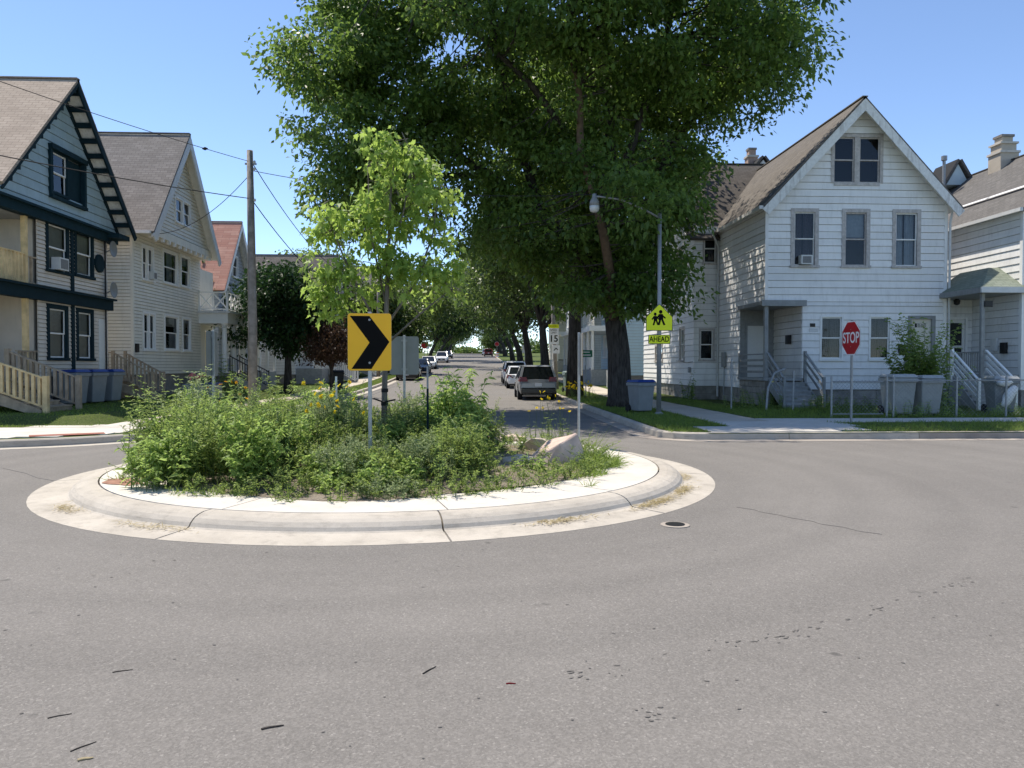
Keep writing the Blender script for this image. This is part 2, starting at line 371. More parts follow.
# ------------------------------------------------------------------ ground, road, verges, kerbs, pavements
def gz(y):
    if y < 30: return 0.
    if y < 66: return .000444 * (y - 30) ** 2
    if y < 200: return .5754 + .032 * (y - 66)
    return 4.863 + .032 * 12 * (1 - math.exp(-(y - 200) / 12)) - .012 * (y - 200)
def grid(name, mat, xr, ys, dz, kind='structure', parent=None, skirt=0):
    """sheet that follows the rise of the street; xr(y) -> (x0, x1)"""
    m = MB(); prev = None
    for y in ys:
        a, b = xr(y); cur = [(a, y, gz(y) + dz), (b, y, gz(y) + dz), (b, y, gz(y) + dz - skirt), (a, y, gz(y) + dz - skirt)]
        if prev:
            m.add(prev[:2] + [cur[1], cur[0]], [(0, 1, 2, 3)])
            if skirt:
                m.add([prev[1], prev[2], cur[2], cur[1]], [(0, 1, 2, 3)]); m.add([prev[0], cur[0], cur[3], prev[3]], [(0, 1, 2, 3)])
        elif skirt: m.add(cur, [(0, 3, 2, 1)])
        prev = cur
    o = m.build(name, mat, parent, fix=False)
    if kind: o['kind'] = kind
    return o
YS = [-120, -60, -20, 0, 10, 20, 28] + list(range(30, 70, 3)) + list(range(70, 200, 10)) + [200, 206, 212, 220, 230, 245, 265, 300, 400, 700, 1200]
grid('ground', 'far_ground', lambda y: (-900, 900), YS, -.06)
grid('road', 'asphalt', lambda y: (-9, 8) if y > 34 else (-70, 70), [-80, -40, 0, 20, 30, 34, 34.01] + [y for y in YS if 34 < y < 420], 0)
KL, KR = -6.6, 4.2                       # kerb lines of the street ahead
def left_edge(y):
    if y < 19.6: return -10.6 + math.sqrt(max(0, 16 - (19.6 - y) ** 2))
    return KL
def right_edge(y):
    if y < 17.7: return 5.2 - math.sqrt(max(0, 1 - (17.7 - y) ** 2))
    return KR
ysl = [15.6 + .02] + [19.6 - 4 * math.cos(a) for a in np.linspace(.12, math.pi / 2, 14)] + [y for y in YS if 20 <= y < 420]
ysr = [16.7 + .005] + [17.7 - math.cos(a) for a in np.linspace(.15, math.pi / 2, 8)] + [y for y in YS if 18 < y < 420]
vl = grid('verge_far_left', 'turf', lambda y: (-70 if y < 34 else -60, left_edge(y) - .16), ysl, .15, skirt=.2)
vr = grid('verge_far_right', 'turf', lambda y: (right_edge(y) + .16, 70 if y < 34 else 60), ysr, .15, skirt=.2)
def near_block(sx, name):
    m = MB(); cx = 10.1 if sx > 0 else -12.6
    pts = [(cx - sx * 6 * math.cos(a), .5 + 6 * math.sin(a)) for a in np.linspace(0, math.pi / 2, 12)]
    poly = [(cx - sx * 6, -60)] + pts + [(sx * 70, 6.5), (sx * 70, -60)]
    if sx < 0: poly = poly[::-1]
    m.prism([(x, y, 0) for x, y in poly], None, (0, 0, .15)); m.build(name, 'turf', kind='structure')
near_block(1, 'verge_near_right'); near_block(-1, 'verge_near_left')

def along(path, step):
    """split a polyline into pieces of about step metres, each a list of points"""
    P = [Vector(p) for p in path]; cum = [0]
    for a, b in zip(P, P[1:]): cum.append(cum[-1] + (b - a).length)
    n = max(1, round(cum[-1] / step)); out = []
    def at(t):
        for i in range(len(P) - 1):
            if t <= cum[i + 1] + 1e-9: return P[i].lerp(P[i + 1], (t - cum[i]) / max(1e-9, cum[i + 1] - cum[i]))
        return P[-1].copy()
    for k in range(n):
        a, b = cum[-1] * k / n + .006, cum[-1] * (k + 1) / n - .006
        out.append([at(a)] + [P[i].copy() for i in range(len(P)) if a + .02 < cum[i] < b - .02] + [at(b)])
    return out
def strip(name, mat, parent, pts, prof, **k):
    """sweep a profile (offset to the right of travel, height) along ground points"""
    m = MB(); n = len(prof); vs = []
    for i, p in enumerate(pts):
        d = (pts[min(i + 1, len(pts) - 1)] - pts[max(i - 1, 0)]); d.z = 0; d.normalize(); s = Vector((d.y, -d.x, 0))
        for o, h in prof: q = p + s * o; vs.append((q.x, q.y, p.z + h))
    fs = [(i * n + j, i * n + j + 1, (i + 1) * n + j + 1, (i + 1) * n + j) for i in range(len(pts) - 1) for j in range(n - 1)]
    fs += [tuple(range(n)), tuple(reversed(range((len(pts) - 1) * n, len(pts) * n)))]
    m.add(vs, fs); return m.build(name, mat, parent, **k)
K_PROF = [(-.16, -.1), (-.16, .156), (-.03, .156), (0, .13), (.02, -.1)]
G_PROF = [(.022, -.05), (.022, .006), (.42, .006), (.42, -.05)]
def root(name, kind='structure'):
    o = bpy.data.objects.new(name, None); COL.objects.link(o); o['kind'] = kind; return o
def V3(x, y): return (x, y, gz(y))
kerb_l = root('kerb_far_left'); kerb_r = root('kerb_far_right')
arcL = [(-10.6 + 4 * math.sin(a), 19.6 - 4 * math.cos(a)) for a in np.linspace(0, math.pi / 2, 12)]
pl = [V3(-40, 15.6), V3(-11, 15.6)] + [V3(*p) for p in arcL] + [V3(KL, y) for y in [22, 26, 30] + list(range(33, 66, 3)) + list(range(70, 201, 10))]
arcR = [(5.2 - math.sin(a), 17.7 - math.cos(a)) for a in np.linspace(0, math.pi / 2, 7)]
prr = [V3(40, 16.7), V3(6, 16.7)] + [V3(*p) for p in arcR] + [V3(KR, y) for y in [20, 24, 28] + list(range(31, 66, 3)) + list(range(70, 201, 10))]
def flip(prof): return [(-o, h) for o, h in reversed(prof)]
for seg in along(pl, 3.0):
    strip('kerb_stone', 'concrete_kerb', kerb_l, seg, K_PROF if False else K_PROF)
    if seg[0].y < 60: strip('gutter_slab', 'concrete_kerb', kerb_l, seg, G_PROF)
for i, seg in enumerate(along(prr, 3.0)):
    w = 11.5 < seg[0].x < 15 and seg[0].y < 17
    strip('kerb_stone', 'kerb_worn' if w else 'concrete_kerb', kerb_r, seg, flip(K_PROF))
    if seg[0].y < 60: strip('gutter_slab', 'kerb_worn', kerb_r, seg, flip(G_PROF))
for nm, cx, sx in (('kerb_near_right', 10.1, 1), ('kerb_near_left', -12.6, -1)):
    kr = root(nm); path = [(cx - sx * 6, -30, 0), (cx - sx * 6, .5, 0)] + [(cx - sx * 6 * math.cos(a), .5 + 6 * math.sin(a), 0) for a in np.linspace(.1, math.pi / 2, 10)] + [(sx * 50, 6.5, 0)]
    for seg in along(path, 3.0): strip('kerb_stone', 'concrete_kerb', kr, seg, flip([(-o, h) for o, h in reversed(K_PROF)]) if sx < 0 else [(o + .16, h) for o, h in K_PROF])
# pavements of separate slabs
def slabs(name, x0, x1, y0, y1, step, axis, mat='concrete_walk', lift=.165, far=None):
    rt = root(name); n = max(1, round(((y1 - y0) if axis == 'y' else (x1 - x0)) / step))
    for k in range(n):
        if axis == 'y': a, b, c, d = x0, x1, y0 + (y1 - y0) * k / n + .006, y0 + (y1 - y0) * (k + 1) / n - .006
        else: a, b, c, d = x0 + (x1 - x0) * k / n + .006, x0 + (x1 - x0) * (k + 1) / n - .006, y0, y1
        dz = rng.uniform(-.004, .006)
        z0, z1 = gz(c) + lift + dz, gz(d) + lift + dz
        MB().hexa([(a, c, z0 - .1), (b, c, z0 - .1), (b, d, z1 - .1), (a, d, z1 - .1), (a, c, z0), (b, c, z0), (b, d, z1), (a, d, z1)]).build('slab', mat, rt)
    return rt
slabs('sidewalk_right_street', 6.3, 7.9, 20.0, 80, 1.5, 'y')
slabs('sidewalk_right_cross', 9.6, 40, 19.75, 21.1, 1.5, 'x', 'concrete')
slabs('sidewalk_left_street', -9.3, -7.9, 20.6, 110, 1.5, 'y')
slabs('sidewalk_left_cross', -38, -7.9, 17.3, 18.9, 1.5, 'x', 'concrete')
rt = root('corner_pavement_right')
for k, (a, b, c, d) in enumerate([(5.35, 6.85, 16.9, 18.4), (6.86, 8.35, 16.9, 18.4), (6.3, 7.9, 18.41, 19.99), (7.91, 9.59, 18.41, 19.7), (7.91, 9.59, 19.71, 21.1), (8.36, 9.2, 17.2, 18.4)]):
    box('slab', 'concrete', rt, a, b, c, d, .05, .166 + .003 * (k % 3))
rt = root('corner_pavement_left')
for k, (a, b, c, d) in enumerate([(-9.3, -7.75, 18.91, 20.59), (-10.9, -9.31, 18.91, 19.7), (-9.6, -8.75, 16.35, 17.29), (-10.5, -9.61, 16.1, 17.29), (-7.89, -7.0, 18.0, 20.2), (-8.74, -8.0, 16.9, 17.29)]):
    box('slab', 'concrete', rt, a, b, c, d, .05, .167 + .003 * (k % 3))
# raised dome mat at the left crossing
tm = thing('tactile_mat', (-8.55, 16.62, .17), 'brick red tactile mat set in the pale pavement at the left corner', 'tactile mat')
o = MB().hexa([(-9.3, 16.3, .168), (-8.05, 16.95, .168), (-8.25, 17.3, .168), (-9.5, 16.65, .168), (-9.3, 16.3, .178), (-8.05, 16.95, .178), (-8.25, 17.3, .178), (-9.5, 16.65, .178)]).build('mat', 'tactile_red', tm)
# raised front lawns
def lawn(name, x0, x1, y0, y1, h, mat='turf'):
    m = MB(); e = .5; zs = gz((y0 + y1) / 2) + .15
    m.add([(x0, y0, zs), (x1, y0, zs), (x1, y1, zs), (x0, y1, zs), (x0 + e, y0 + e, zs + h), (x1 - e, y0 + e, zs + h), (x1 - e, y1 - e, zs + h), (x0 + e, y1 - e, zs + h)],
          [(4, 5, 6, 7), (0, 1, 5, 4), (1, 2, 6, 5), (2, 3, 7, 6), (3, 0, 4, 7)]); return m.build(name, mat, kind='structure')
lawn('front_lawn', -40, -9.5, 19.4, 45, .22)
# ------------------------------------------------------------------ traffic island
IX, IY = -1.25, 11.8
isl = root('traffic_island')
def ring(name, mat, prof, a0, a1, n=10):
    m = MB(); vs = []; k = len(prof)
    for i in range(n + 1):
        a = a0 + (a1 - a0) * i / n
        for r_, h in prof: vs.append((IX + r_ * math.cos(a), IY + r_ * math.sin(a), h))
    fs = [(i * k + j, i * k + j + 1, (i + 1) * k + j + 1, (i + 1) * k + j) for i in range(n) for j in range(k - 1)]
    fs += [tuple(range(k)), tuple(reversed(range(n * k, (n + 1) * k)))]
    return m.add(vs, fs).build(name, mat, isl)
cuts = [math.atan2(y - IY, x - IX) for x, y in ((-2.82, 7.9), (-.33, 7.6), (1.9, 8.6), (3.2, 11.4), (2.2, 14.8), (-1.5, 16.3), (-4.5, 14.8), (-5.7, 11.2))]
cuts = sorted(c % (2 * math.pi) for c in cuts); cuts.append(cuts[0] + 2 * math.pi)
KP = [(4.78, -.06), (4.8, .003), (4.38, .022), (4.355, .035), (4.33, .07), (4.28, .11), (4.22, .135), (4.14, .152), (4.03, .155), (4.03, -.05)]
for a, b in zip(cuts, cuts[1:]):
    ring('kerb_segment', 'concrete_kerb', KP, a + .0022, b - .0022, 14)
    ring('apron_slab', 'concrete', [(4.008, -.05), (4.008, .155), (3.1, .16), (3.1, -.05)], a + .03, b + .026, 14)
m = MB(); n = 48; g = np.random.default_rng(3)
rr = [(0, .32), (1.2, .30), (2.3, .24), (2.9, .19), (3.2, .163)]
vs = [(IX, IY, .32)]
for r_, h in rr[1:]:
    for k in range(n):
        a = 2 * math.pi * k / n; q = r_ * (1 + (.05 * math.sin(3 * a + 1) + .03 * math.sin(7 * a)) * (r_ > 3)); vs.append((IX + q * math.cos(a), IY + q * math.sin(a), h + g.uniform(-.02, .02) * (r_ < 3)))
fs = [(0, 1 + k, 1 + (k + 1) % n) for k in range(n)] + [(1 + i * n + k, 1 + (i + 1) * n + k, 1 + (i + 1) * n + (k + 1) % n, 1 + i * n + (k + 1) % n) for i in range(len(rr) - 2) for k in range(n)]
o = m.add(vs, fs).build('soil_mound', 'mulch', isl, smooth=True)
def blot(name, mat, cx, cy, rx, ry, rot, z, seed, label, cat, n=22):
    g = np.random.default_rng(seed); P = []
    for k in range(n):
        a = 2 * math.pi * k / n; q = 1 + g.uniform(-.3, .25); x, y = rx * q * math.cos(a), ry * q * math.sin(a)
        P.append((cx + x * math.cos(rot) - y * math.sin(rot), cy + x * math.sin(rot) + y * math.cos(rot), z))
    o = MB().add([(cx, cy, z + .012)] + P, [(0, 1 + k, 1 + (k + 1) % n) for k in range(n)]).build(name, mat); return tag(o, label, cat)
blot('soil_spill', 'soil_red', -4.5, 10.0, .42, .22, -.9, .163, 2, 'reddish soil spilled over the concrete rim at the left of the island', 'soil')
# dry clippings washed up in the island gutter
lv = Leaves(T_BLADE); g = np.random.default_rng(5)
for ang, rr_, n, sp in ((-1.06, 4.45, 260, .10), (-.70, 4.46, 520, .12), (-.47, 4.45, 420, .10), (-2.43, 4.5, 200, .08), (-2.03, 4.45, 160, .12), (-.2, 4.4, 200, .1)):
    a = ang + g.normal(0, sp * .5, n); q = rr_ + g.normal(0, .06, n)
    p = np.stack([IX + q * np.cos(a), IY + q * np.sin(a), np.full(n, .03) + g.uniform(0, .012, n)], 1); d = rdir(g, n); d[:, 2] *= .1
    lv.add(p, d, g.uniform(.03, .09, n), .008, 0, g.uniform(0, 1, n))
tag(lv.build('dry_clippings', 'grass_dry', upness=.9), 'dry straw coloured grass clippings lying in the gutter round the island', 'clippings', kind='stuff')
vc = thing('valve_cover', (2.07, 7.75, 0), 'small round iron valve cover in the asphalt beside the island', 'valve cover')
MB().lathe([(.15, -.02), (.15, .008), (.12, .01)], (2.07, 7.75, 0), 20).build('rim', 'kerb_worn', vc); MB().lathe([(.105, .004), (.1, .016), (.02, .018)], (2.07, 7.75, 0), 16).build('lid', 'black_metal', vc)
# twigs and bits on the asphalt
def twig(x, y, ln, ang, r_, label, mat='bark'):
    p = [(x + math.cos(ang) * t * ln, y + math.sin(ang) * t * ln + .004 * math.sin(t * 5), r_ * .75) for t in np.linspace(0, 1, 5)]
    tag(MB().tube(p, [r_, r_ * 1.1, r_, r_ * .8, r_ * .5], 6).build('twig', mat), label, 'twig')
twig(-.97, 3.46, .1, .4, .005, 'thick dark twig lying alone in the middle of the near asphalt')
twig(-1.73, 3.3, .11, .9, .003, 'thin dark twig beside the pale chip at the lower left')
twig(-1.66, 3.22, .06, .4, .006, 'short pale wood chip on the asphalt at the lower left', 'straw')
twig(-2.0, 3.62, .1, .5, .003, 'thin twig farthest to the lower left on the asphalt')
twig(-1.95, 4.15, .1, .4, .003, 'thin brown twig on the asphalt above the pale chip')
twig(-.28, 4.05, .12, 1.0, .004, 'forked brown twig on the asphalt right of the thick twig')
twig(.16, 3.9, .05, .1, .004, 'tiny red scrap on the asphalt near the bottom centre', 'tail_red')
# scuffs, drips and a hairline crack on the asphalt
m = MB(); g = np.random.default_rng(11)
def spot(x, y, a, b, rot):
    n = 9; P = [(x + (a * math.cos(t) * math.cos(rot) - b * math.sin(t) * math.sin(rot)) * g.uniform(.65, 1.2), y + (a * math.cos(t) * math.sin(rot) + b * math.sin(t) * math.cos(rot)) * g.uniform(.65, 1.2), .0035) for t in np.linspace(0, 2 * math.pi, n, endpoint=False)]
    m.add(P, [tuple(range(n))])
for k in range(60):
    t = g.uniform(0, 1) ** .8; x, y = .2 + 3.9 * t, 3.95 + 1.9 * t ** 1.4; spot(x + g.normal(0, .03), y + g.normal(0, .05), g.uniform(.006, .03), g.uniform(.003, .01), .45 + g.normal(0, .3))
for k in range(90): spot(g.uniform(-3.5, 4), g.uniform(3, 7), g.uniform(.005, .016), g.uniform(.004, .010), g.uniform(-.6, .6))
for k in range(9): spot(.83 + g.normal(0, .045), 3.55 + g.normal(0, .045), g.uniform(.005, .02), g.uniform(.003, .01), g.uniform(-1, 1))
tag(m.build('tar_drips', paint('tar', (.125, .117, .108), .85, .15, 30), fix=False), 'small dark drips and scuffs scattered over the near asphalt', 'stains', kind='stuff')
pts = [Vector((x, y, .003)) for x, y in [(3.05, 8.7), (3.2, 8.52), (3.22, 8.4), (3.36, 8.2), (3.42, 8.06), (3.58, 7.86), (3.6, 7.72), (3.76, 7.56), (3.83, 7.36), (3.98, 7.22)]]
strip('hairline_crack', paint('crack', (.145, .136, .126), .9), None, pts, [(-.0018, -.002), (-.0018, .001), (.0018, .001), (.0018, -.002)], label='hairline crack curving across the asphalt at the right', category='crack')
pts = [Vector((x, y, .003)) for x, y in [(-7.6, 12.6), (-6.9, 12.0), (-6.45, 11.5), (-6.05, 11.2)]]
strip('pavement_seam', 'crack', None, pts, [(-.008, -.002), (-.008, .001), (.008, .001), (.008, -.002)], label='dark pavement seam running up to the left edge of the island', category='crack')
# ------------------------------------------------------------------ grass
gl = Leaves(T_BLADE); gg = np.random.default_rng(21)
def turf(x0, x1, y0, y1, n, h, zf=None, clear=None):
    x = gg.uniform(x0, x1, n); y = gg.uniform(y0, y1, n)
    if clear is not None: k = clear(x, y); x, y = x[k], y[k]; n = len(x)
    z = np.array([gz(q) for q in y]) + .15 if zf is None else zf(x, y)
    d = rdir(gg, n, 1.6); patch = .5 + .5 * np.sin(x * 1.7 + np.sin(y * 1.3) * 2) * np.sin(y * 2.1 + x)
    gl.add(np.stack([x, y, z], 1), d, h * gg.uniform(.5, 1.3, n) * (.7 + .5 * patch), gg.uniform(.007, .016, n), gg.uniform(.1, .6, n), np.clip(gg.normal(.45 + .25 * patch, .22, n), 0, 1))
turf(8.5, 40, 16.95, 19.7, 22000, .13, clear=lambda x, y: (x > 9.3) | (y < 17.2))
turf(4.4, 6.25, 16.95, 34, 15000, .13, clear=lambda x, y: (x < 5.3) | (y > 18.45))
turf(4.4, 6.25, 34, 70, 5000, .16)
turf(8.0, 9.5, 21.2, 34, 7000, .12); turf(9.5, 19, 21.2, 27.5, 15000, .16)
turf(-25, -9.3, 19.2, 27, 22000, .10, zf=lambda x, y: .15 + .22 * np.clip((y - 19.4) * 2, 0, 1) * np.clip((-9.5 - x) * 2, 0, 1))
turf(-14, -9.3, 27, 60, 9000, .13, zf=lambda x, y: np.array([gz(q) for q in y]) + .15 + .22 * np.clip((-9.5 - x) * 2, 0, 1) * (y < 44.5))
turf(-7.9, -6.8, 20.2, 75, 13000, .12)
turf(-13, -9.4, 15.8, 17.3, 2500, .07, clear=lambda x, y: x < -10.6); turf(-25, -10.5, 18.9, 19.6, 2500, .09)
tag(gl.build('lawn_grass', 'grass', upness=.2), 'short green grass on the verges and front lawns', 'grass', kind='stuff')
# ------------------------------------------------------------------ house kit
class Wall:
    """a wall plane: origin P, horizontal direction d, outward normal n; s runs along d, z is height above sea"""
    def __init__(s, P, d, n): s.P, s.d, s.n = Vector(P), Vector(d), Vector(n)
    def pt(s, a, z, out=0): q = s.P + s.d * a + s.n * out; return (q.x, q.y, z)
    def bar(s, m, a0, a1, z0, z1, o0, o1):
        return m.hexa([s.pt(a0, z0, o0), s.pt(a1, z0, o0), s.pt(a1, z0, o1), s.pt(a0, z0, o1), s.pt(a0, z1, o0), s.pt(a1, z1, o0), s.pt(a1, z1, o1), s.pt(a0, z1, o1)])
def span(outline, z):
    """outline: list of (z, s0, s1); linear between"""
    for (za, a0, a1), (zb, b0, b1) in zip(outline, outline[1:]):
        if za - 1e-6 <= z <= zb + 1e-6:
            t = 0 if zb - za < 1e-6 else (z - za) / (zb - za); return a0 + (b0 - a0) * t, a1 + (b1 - a1) * t
    return None
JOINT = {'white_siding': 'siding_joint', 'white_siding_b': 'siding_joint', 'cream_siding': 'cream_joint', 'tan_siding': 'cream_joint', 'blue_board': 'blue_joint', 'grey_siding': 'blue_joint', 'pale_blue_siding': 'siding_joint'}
def siding(house, W, outline, holes, course, mat, name='wall', single=True, backing=None, jitter=.0, lap=.03):
    """backing wall with real openings, and lapped boards over it; every board an object, or all one stuff mesh"""
    zs = sorted({o[0] for o in outline}); z0, z1 = zs[0], zs[-1]; back = MB(); pieces = []
    cuts = [z0 + course * k for k in range(int((z1 - z0) / course) + 1)]
    if z1 - cuts[-1] > .03: cuts.append(z1)
    else: cuts[-1] = z1
    kn = [z for z in zs[1:-1]]
    for za, zb in zip(cuts, cuts[1:]):
        e = 1e-4; A = span(outline, za + e); B = span(outline, zb - e)
        hs = [h for h in holes if h[2] < zb - .005 and h[3] > za + .005]
        edges = sorted({q for h in hs for q in (h[0], h[1])})
        lim = [max(A[0], B[0]), min(A[1], B[1])]
        xs = [None] + [q for q in edges if lim[0] + .01 < q < lim[1] - .01] + [None]
        for i in range(len(xs) - 1):
            l, r_ = xs[i], xs[i + 1]; l0, l1 = (A[0], B[0]) if l is None else (l, l); r0, r1 = (A[1], B[1]) if r_ is None else (r_, r_)
            mid = ((l0 + l1) / 2 + (r0 + r1) / 2) / 2; hit = [h for h in hs if h[0] < mid < h[1]]
            if not hit: pieces.append((l0, r0, l1, r1, za, zb))
            else:
                h = hit[0]
                if h[2] > za + .02: pieces.append((l0, r0, l1, r1, za, h[2]))
                if h[3] < zb - .02: pieces.append((l0, r0, l1, r1, h[3], zb))
    for l0, r0, l1, r1, za, zb in pieces:
        back.add([W.pt(l0, za, -.02), W.pt(r0, za, -.02), W.pt(r1, zb, -.02), W.pt(l1, zb, -.02)], [(0, 1, 2, 3)])
        back.add([W.pt(l0, za, -.12), W.pt(r0, za, -.12), W.pt(r1, zb, -.12), W.pt(l1, zb, -.12)], [(3, 2, 1, 0)])
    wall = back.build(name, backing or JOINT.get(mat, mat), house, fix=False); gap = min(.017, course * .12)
    allm = MB()
    for l0, r0, l1, r1, za, zb in pieces:
        m = allm if not single else MB(); j = rng.uniform(-jitter, jitter); g = .004
        zl = za + gap if zb - za > gap * 2 else za
        m.hexa([W.pt(l0 + g, zl, -.018), W.pt(r0 - g, zl, -.018), W.pt(r0 - g, zl + j, lap), W.pt(l0 + g, zl + j, lap),
                W.pt(l1 + g, zb, -.018), W.pt(r1 - g, zb, -.018), W.pt(r1 - g, zb + .0 + j, .003), W.pt(l1 + g, zb + j, .003)])
        if single: m.build('siding_board', mat, wall, fix=True)
    if not single: allm.build('siding', mat, wall, kind='stuff')
    return wall
def window(house, W, a0, a1, z0, z1, cas='white_trim', sash='white_trim', cw=.1, curtain=None, split=True, ac=None, sill=True, depth=.07, blind=0, mull=0, head=0):
    """casing (the part), with sashes, panes, sill, curtain and the dark room behind as its pieces; a0..z1 is the clear opening"""
    m = MB()
    W.bar(m, a0 - cw, a0, z0 - .02, z1 + cw, -.06, .045); W.bar(m, a1, a1 + cw, z0 - .02, z1 + cw, -.06, .045); W.bar(m, a0, a1, z1, z1 + cw + head, -.06, .05)
    if not sill: W.bar(m, a0, a1, z0 - cw, z0, -.06, .045)
    if mull: W.bar(m, (a0 + a1) / 2 - mull, (a0 + a1) / 2 + mull, z0, z1, -.06, .04)
    w = m.build('window', cas, house)
    if sill: m = MB(); W.bar(m, a0 - cw - .03, a1 + cw + .03, z0 - .09, z0 - .001, -.06, .085); m.build('sill', cas, w)
    cols = [(a0, a1)] if not mull else [(a0, (a0 + a1) / 2 - mull), ((a0 + a1) / 2 + mull, a1)]
    zm = (z0 + z1) / 2; f = .045
    for c0, c1 in cols:
        rows = [(z0, zm + .02, -.075), (zm - .02, z1, -.045)] if split else [(z0, z1, -.05)]
        for r0, r1, o in rows:
            m = MB(); W.bar(m, c0 + .002, c0 + f, r0, r1, o, o + .03); W.bar(m, c1 - f, c1 - .002, r0, r1, o, o + .03); W.bar(m, c0 + f, c1 - f, r0 + .001, r0 + f, o, o + .03); W.bar(m, c0 + f, c1 - f, r1 - f, r1 - .001, o, o + .03)
            m.build('sash', sash, w)
            k4 = [o + .012 + rng.uniform(-.009, .009) for _ in range(3)]; k4.append(k4[0] - k4[1] + k4[2])   # old glass sits a little out of true
            MB().add([W.pt(c0 + f, r0 + f, k4[0]), W.pt(c1 - f, r0 + f, k4[1]), W.pt(c1 - f, r1 - f, k4[2]), W.pt(c0 + f, r1 - f, k4[3])], [(0, 1, 2, 3)]).build('pane', 'glass', w, fix=False)
    if blind: m = MB(); W.bar(m, a0 + .03, a1 - .03, z1 - (z1 - z0) * blind, z1, -.135, -.125); m.build('blind', 'curtain_white' if cas == 'weathered_casing' else 'blind', w)
    if curtain:
        m = MB(); n = 16
        for k, (q0, q1) in enumerate(((a0 + .02, a0 + (a1 - a0) * .47), (a0 + (a1 - a0) * .53, a1 - .02))):
            vs = []
            for i in range(n + 1):
                a = q0 + (q1 - q0) * i / n; o = -.2 + .025 * math.sin(i * 1.9 + k)
                vs += [W.pt(a, z0, o), W.pt(a, z1, o)]
            m.add(vs, [(2 * i, 2 * i + 2, 2 * i + 3, 2 * i + 1) for i in range(n)])
        m.build('curtain', curtain, w, fix=False)
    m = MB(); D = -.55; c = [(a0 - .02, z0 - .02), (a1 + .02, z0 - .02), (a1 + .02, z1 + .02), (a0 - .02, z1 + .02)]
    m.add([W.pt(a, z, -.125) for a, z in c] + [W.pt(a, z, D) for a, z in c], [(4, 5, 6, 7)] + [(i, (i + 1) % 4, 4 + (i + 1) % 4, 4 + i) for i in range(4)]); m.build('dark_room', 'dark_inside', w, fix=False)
    if ac:
        m = MB(); W.bar(m, ac[0], ac[1], z0 + .02, z0 + ac[2], -.05, .22); q = m.build('air_conditioner', 'ac_white', w)
        m = MB(); W.bar(m, ac[0] + .05, ac[1] - .05, z0 + .06, z0 + ac[2] - .05, .22, .226); m.build('grille', 'ac_grill', w)
    return w
def door(house, W, a0, a1, z0, z1, cas='grey_paint', leaf='door_white', panes=None, cw=.12, storm=False):
    m = MB(); W.bar(m, a0 - cw, a0, z0, z1 + cw, -.06, .045); W.bar(m, a1, a1 + cw, z0, z1 + cw, -.06, .045); W.bar(m, a0, a1, z1, z1 + cw, -.06, .045)
    m2 = MB(); W.bar(m2, a0 + .001, a1 - .001, z0, z1 - .001, -.09, -.05); d = m2.build('door', leaf, house); m.build('door_frame', cas, d)
    w, h = a1 - a0, z1 - z0
    if storm:
        m = MB(); W.bar(m, a0 + .1, a1 - .1, z0 + h * .52, z1 - .14, -.05, -.046); m.build('pane', 'car_glass', d); m = MB(); W.bar(m, a0 + .1, a1 - .1, z0 + .25, z0 + h * .48, -.05, -.046); m.build('pane', 'car_glass', d)
    else:
        for r0, r1 in ((.06, .42), (.47, .82)):
            for c0, c1 in ((.12, .46), (.54, .88)):
                m = MB(); W.bar(m, a0 + w * c0, a0 + w * c1, z0 + h * r0, z0 + h * r1, -.052, -.044); m.build('door_panel', leaf, d, bevel=.006)
        if panes:
            for k in range(panes): m = MB(); W.bar(m, a0 + w * (.22 + k * .58 / panes), a0 + w * (.22 + (k + .8) * .58 / panes), z0 + h * .86, z0 + h * .93, -.05, -.044); m.build('pane', 'car_glass', d)
    MB().lathe([(.028, 0), (.03, .02), (.012, .05)], W.pt(a0 + w * .9, z0 + h * .46, -.01), 10, 'y').build('handle', 'steel', d)
    return d
def roofplane(house, pts, mat, name='roof', t=.1, soff='old_white_trim'):
    """shingled slab; pts counter-clockwise seen from above"""
    P = [Vector(p) for p in pts]; n = (P[1] - P[0]).cross(P[2] - P[0]).normalized()
    o = MB().prism([p - n * t for p in P], None, n * t).build(name, mat, house)
    MB().add([p - n * (t + .006) for p in P], [tuple(reversed(range(len(P))))]).build('soffit', soff, o, fix=False)
    return o
def gable_roof(house, ax, r0, r1, c, half, ze, zp, mat, over=.35, t=.1, soff='old_white_trim'):
    """ridge along axis ax from r0 to r1 at c; eave height ze at half; over = eave overhang"""
    sl = (zp - ze) / half; zo = ze - sl * over; h = half + over; out = []
    for s in (-1, 1):
        if ax == 'y': q = [(c + s * h, r0, zo), (c + s * h, r1, zo), (c, r1, zp), (c, r0, zp)]
        else: q = [(r0, c + s * h, zo), (r1, c + s * h, zo), (r1, c, zp), (r0, c, zp)]
        P = [Vector(p) for p in q]
        if (P[1] - P[0]).cross(P[2] - P[0]).z < 0: q = q[::-1]
        out.append(roofplane(house, q, mat, t=t, soff=soff))
    m = MB()
    a, b = ((c, r0, zp - .012), (c, r1, zp - .012)) if ax == 'y' else ((r0, c, zp - .012), (r1, c, zp - .012))
    m.beam(a, b, .2, .04); m.build('ridge_cap', mat, out[0])
    return out
def rake(house, W, s0, z0, s1, z1, mat, wide=.28, thick=.06, out=.0, name='bargeboard'):
    """board along a gable slope on plane W"""
    a, b = Vector((s0, z0)), Vector((s1, z1)); d = (b - a).normalized(); nn = Vector((d.y, -d.x))
    if nn.y > 0: nn = -nn
    dz = Vector((0, -wide / max(.2, abs(d.x)))); q = [a, b, b + nn * wide, a + dz]
    m = MB(); m.add([W.pt(p.x, p.y, out) for p in q] + [W.pt(p.x, p.y, out + thick) for p in q], [(0, 1, 2, 3), (7, 6, 5, 4)] + [(i, 4 + i, 4 + (i + 1) % 4, (i + 1) % 4) for i in range(4)])
    return m.build(name, mat, house)
